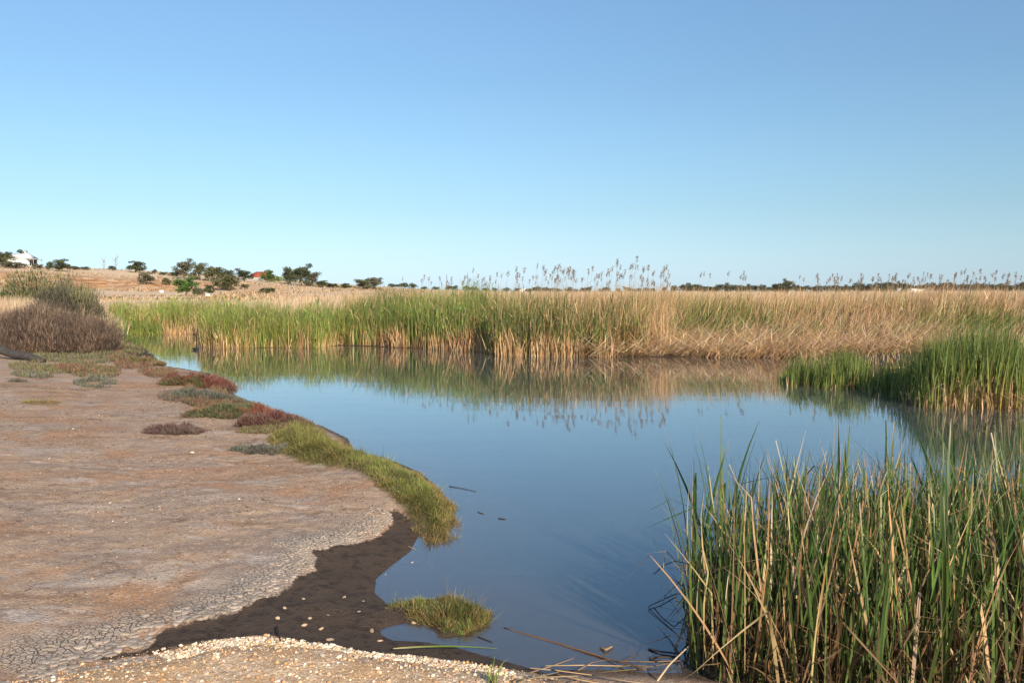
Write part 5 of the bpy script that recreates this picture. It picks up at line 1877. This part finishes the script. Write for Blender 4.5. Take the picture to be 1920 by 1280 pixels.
STEM = (0.16, 0.09, 0.055)
cane('long brown reed stem half sunk and slanting out of the lower water', [(945, 1177, -0.002), (1040, 1204, 0.0), (1137, 1233, 0.006), (1212, 1255, 0.03)], 0.006, STEM)
cane('bent dead stem arching in a loop over the dark water', [(1226, 1076, 0.10), (1243, 1060, 0.16), (1265, 1051, 0.2), (1285, 1055, 0.17), (1297, 1068, 0.12), (1298, 1090, 0.08), (1290, 1108, 0.04), (1268, 1114, 0.02)], 0.0035, (0.13, 0.085, 0.06))
cane('thin bent stem forming an angle on the water beside the thicket', [(1268, 1112, 0.01), (1240, 1125, 0.015), (1214, 1137, 0.01), (1240, 1162, 0.004), (1280, 1198, 0.0)], 0.003, (0.08, 0.06, 0.05))
cane('short dark twig floating off the tip of the long grass mat', [(842, 911, 0.003), (868, 915, 0.005), (893, 921, 0.003)], 0.003, (0.05, 0.04, 0.035), 'twig', None, 'twig')
cane('dark twig floating in the inlet just right of the grass islet', [(897, 1193, 0.002), (923, 1203, 0.002)], 0.004, (0.05, 0.04, 0.035), 'twig', None, 'twig')
cane('curled brown dead leaf floating on the lower water', [(1127, 1214, 0.004), (1136, 1217, 0.012), (1148, 1211, 0.008)], 0.007, (0.30, 0.18, 0.09), 'leaf', None, 'floating_leaf')
cane('straight dark stick poking from the water over the bottom shore', [(1165, 1241, 0.0), (1194, 1225, 0.03)], 0.004, (0.10, 0.065, 0.045), 'stick', None, 'stick')
cane('small dark leaf scrap floating near the middle of the pond', [(935, 971, 0.003), (948, 973, 0.003)], 0.005, (0.05, 0.04, 0.03), 'leaf', None, 'floating_leaf')
cane('brown leaf scrap floating left of the other one near the grass tip', [(896, 959, 0.003), (907, 963, 0.003)], 0.004, (0.12, 0.08, 0.05), 'leaf', None, 'floating_leaf')
cane('dark stub of twig stuck upright in the mud by the gravel', [(519, 1185, 0.03), (523, 1195, 0.015), (527, 1204, 0.0)], 0.005, (0.035, 0.03, 0.026), 'twig', None, 'twig', False)
cane('pale thin straw on the mud right below the long grass mat', [(765, 1025, 0.006), (783, 1033, 0.006)], 0.003, (0.35, 0.25, 0.17), 'straw', None, 'straw', False)
cane('long pale stem leaning from the shore litter up into the thicket', [(1228, 1282, 0.02), (1255, 1245, 0.08), (1290, 1212, 0.12)], 0.005, (0.50, 0.36, 0.22), 'reed stem', None, 'fallen_reed')
cane('dark stems lying flat on the water at the foot of the thicket', [(1216, 1216, 0.004), (1240, 1221, 0.008), (1275, 1224, 0.01)], 0.005, (0.05, 0.04, 0.035))
cane('short dark reed stub lying below the flat stems at the thicket foot', [(1217, 1233, 0.006), (1245, 1231, 0.012), (1270, 1232, 0.015)], 0.006, (0.06, 0.045, 0.04))


def fallen_blade():
    a_ = np.array(on_ground(737, 1220))
    b_ = np.array(on_ground(932, 1221))
    a_[2] += 0.014
    b_[2] = max(b_[2], 0.0) + 0.014
    n = 14
    t = np.linspace(0, 1, n)
    P = a_ * (1 - t)[:, None] + b_ * t[:, None]
    P[:, 2] += 0.012 * np.sin(t * 3.1)
    w = 0.0085 * np.clip(np.minimum(t * 8 + 0.35, (1 - t) * 2.2), 0.08, 1)
    V = np.stack([P + np.c_[0 * w, w, 0 * w + 0.002], P + np.c_[0 * w, 0 * w, -0.002 + 0 * w], P - np.c_[0 * w, w, 0 * w - 0.001]], 1).reshape(-1, 3)
    k = np.arange(n - 1)[:, None] * 3
    F = np.concatenate([np.c_[k, k + 1, k + 4, k + 3], np.c_[k + 1, k + 2, k + 5, k + 4]])
    C = np.array((0.52, 0.45, 0.2)) * (1 - sm(t * 2.2))[:, None] + np.array((0.17, 0.24, 0.04)) * sm(t * 2.2)[:, None]
    V0 = V.mean(0)
    o = link('fallen_cattail_leaf', mesh_np('fallen_cattail_leaf', V - V0, [F], np.repeat(C, 3, 0), True), M['leaf'])
    o.location = V0
    tag(o, 'yellow green cattail leaf lying flat along the top of the gravel bank', 'leaf')


fallen_blade()


def litter():
    rng = np.random.default_rng(150)
    for i in range(14):
        px, py = rng.uniform(985, 1275), rng.uniform(1246, 1290)
        x, y, z = on_ground(px, py)
        L = rng.uniform(0.10, 0.42)
        a_ = rng.normal(0.05, 0.35)
        d = np.array([math.cos(a_), math.sin(a_), rng.normal(0.02, 0.08)])
        h = 0.012 + 0.012 * rng.random()
        kink = rng.normal(0, 0.05, 3) * (1, 1, 0.3)
        pts = np.array([-d * L / 2, kink * 0.4, d * L / 2])
        V, F, C = tube(pts, [0.0042, 0.0038, 0.0025], 5, jitter(rng, [((0.42, 0.28, 0.16), 3), ((0.22, 0.14, 0.08), 3)], 1, 0.2)[0])
        V = V * (1, 1, 0.7)
        o = link('reed_litter_stalk', tube_mesh('reed_litter_stalk', [(V, F, C)]), M['twig'])
        o.location = (x, y, max(z, 0) + h)
        tag(o, 'dry broken reed stalk in the litter between gravel and thicket', 'reed stalk', 'reed litter along the bottom shore')
    # small green sprig on the gravel
    x, y, z = on_ground(924, 1282)
    n = 14
    c = jitter(rng, [((0.14, 0.19, 0.045), 1)], n, 0.2)
    V, F, C = ribbons(rng, np.c_[rng.normal(0, 0.012, n), rng.normal(0, 0.012, n), np.zeros(n)], rng.uniform(0.05, 0.13, n), 0.005, np.abs(rng.normal(0.15, 0.2, n)), rng.normal(0.3, 0.3, n), rng.uniform(0, 6.28, n), c, c * 1.2, 4)
    o = link('grass_sprig', mesh_np('grass_sprig', V, [F], C), M['leaf'])
    o.location = (x, y, z)
    tag(o, 'little green grass sprig growing from the gravel at the bottom edge', 'grass sprig')


litter()
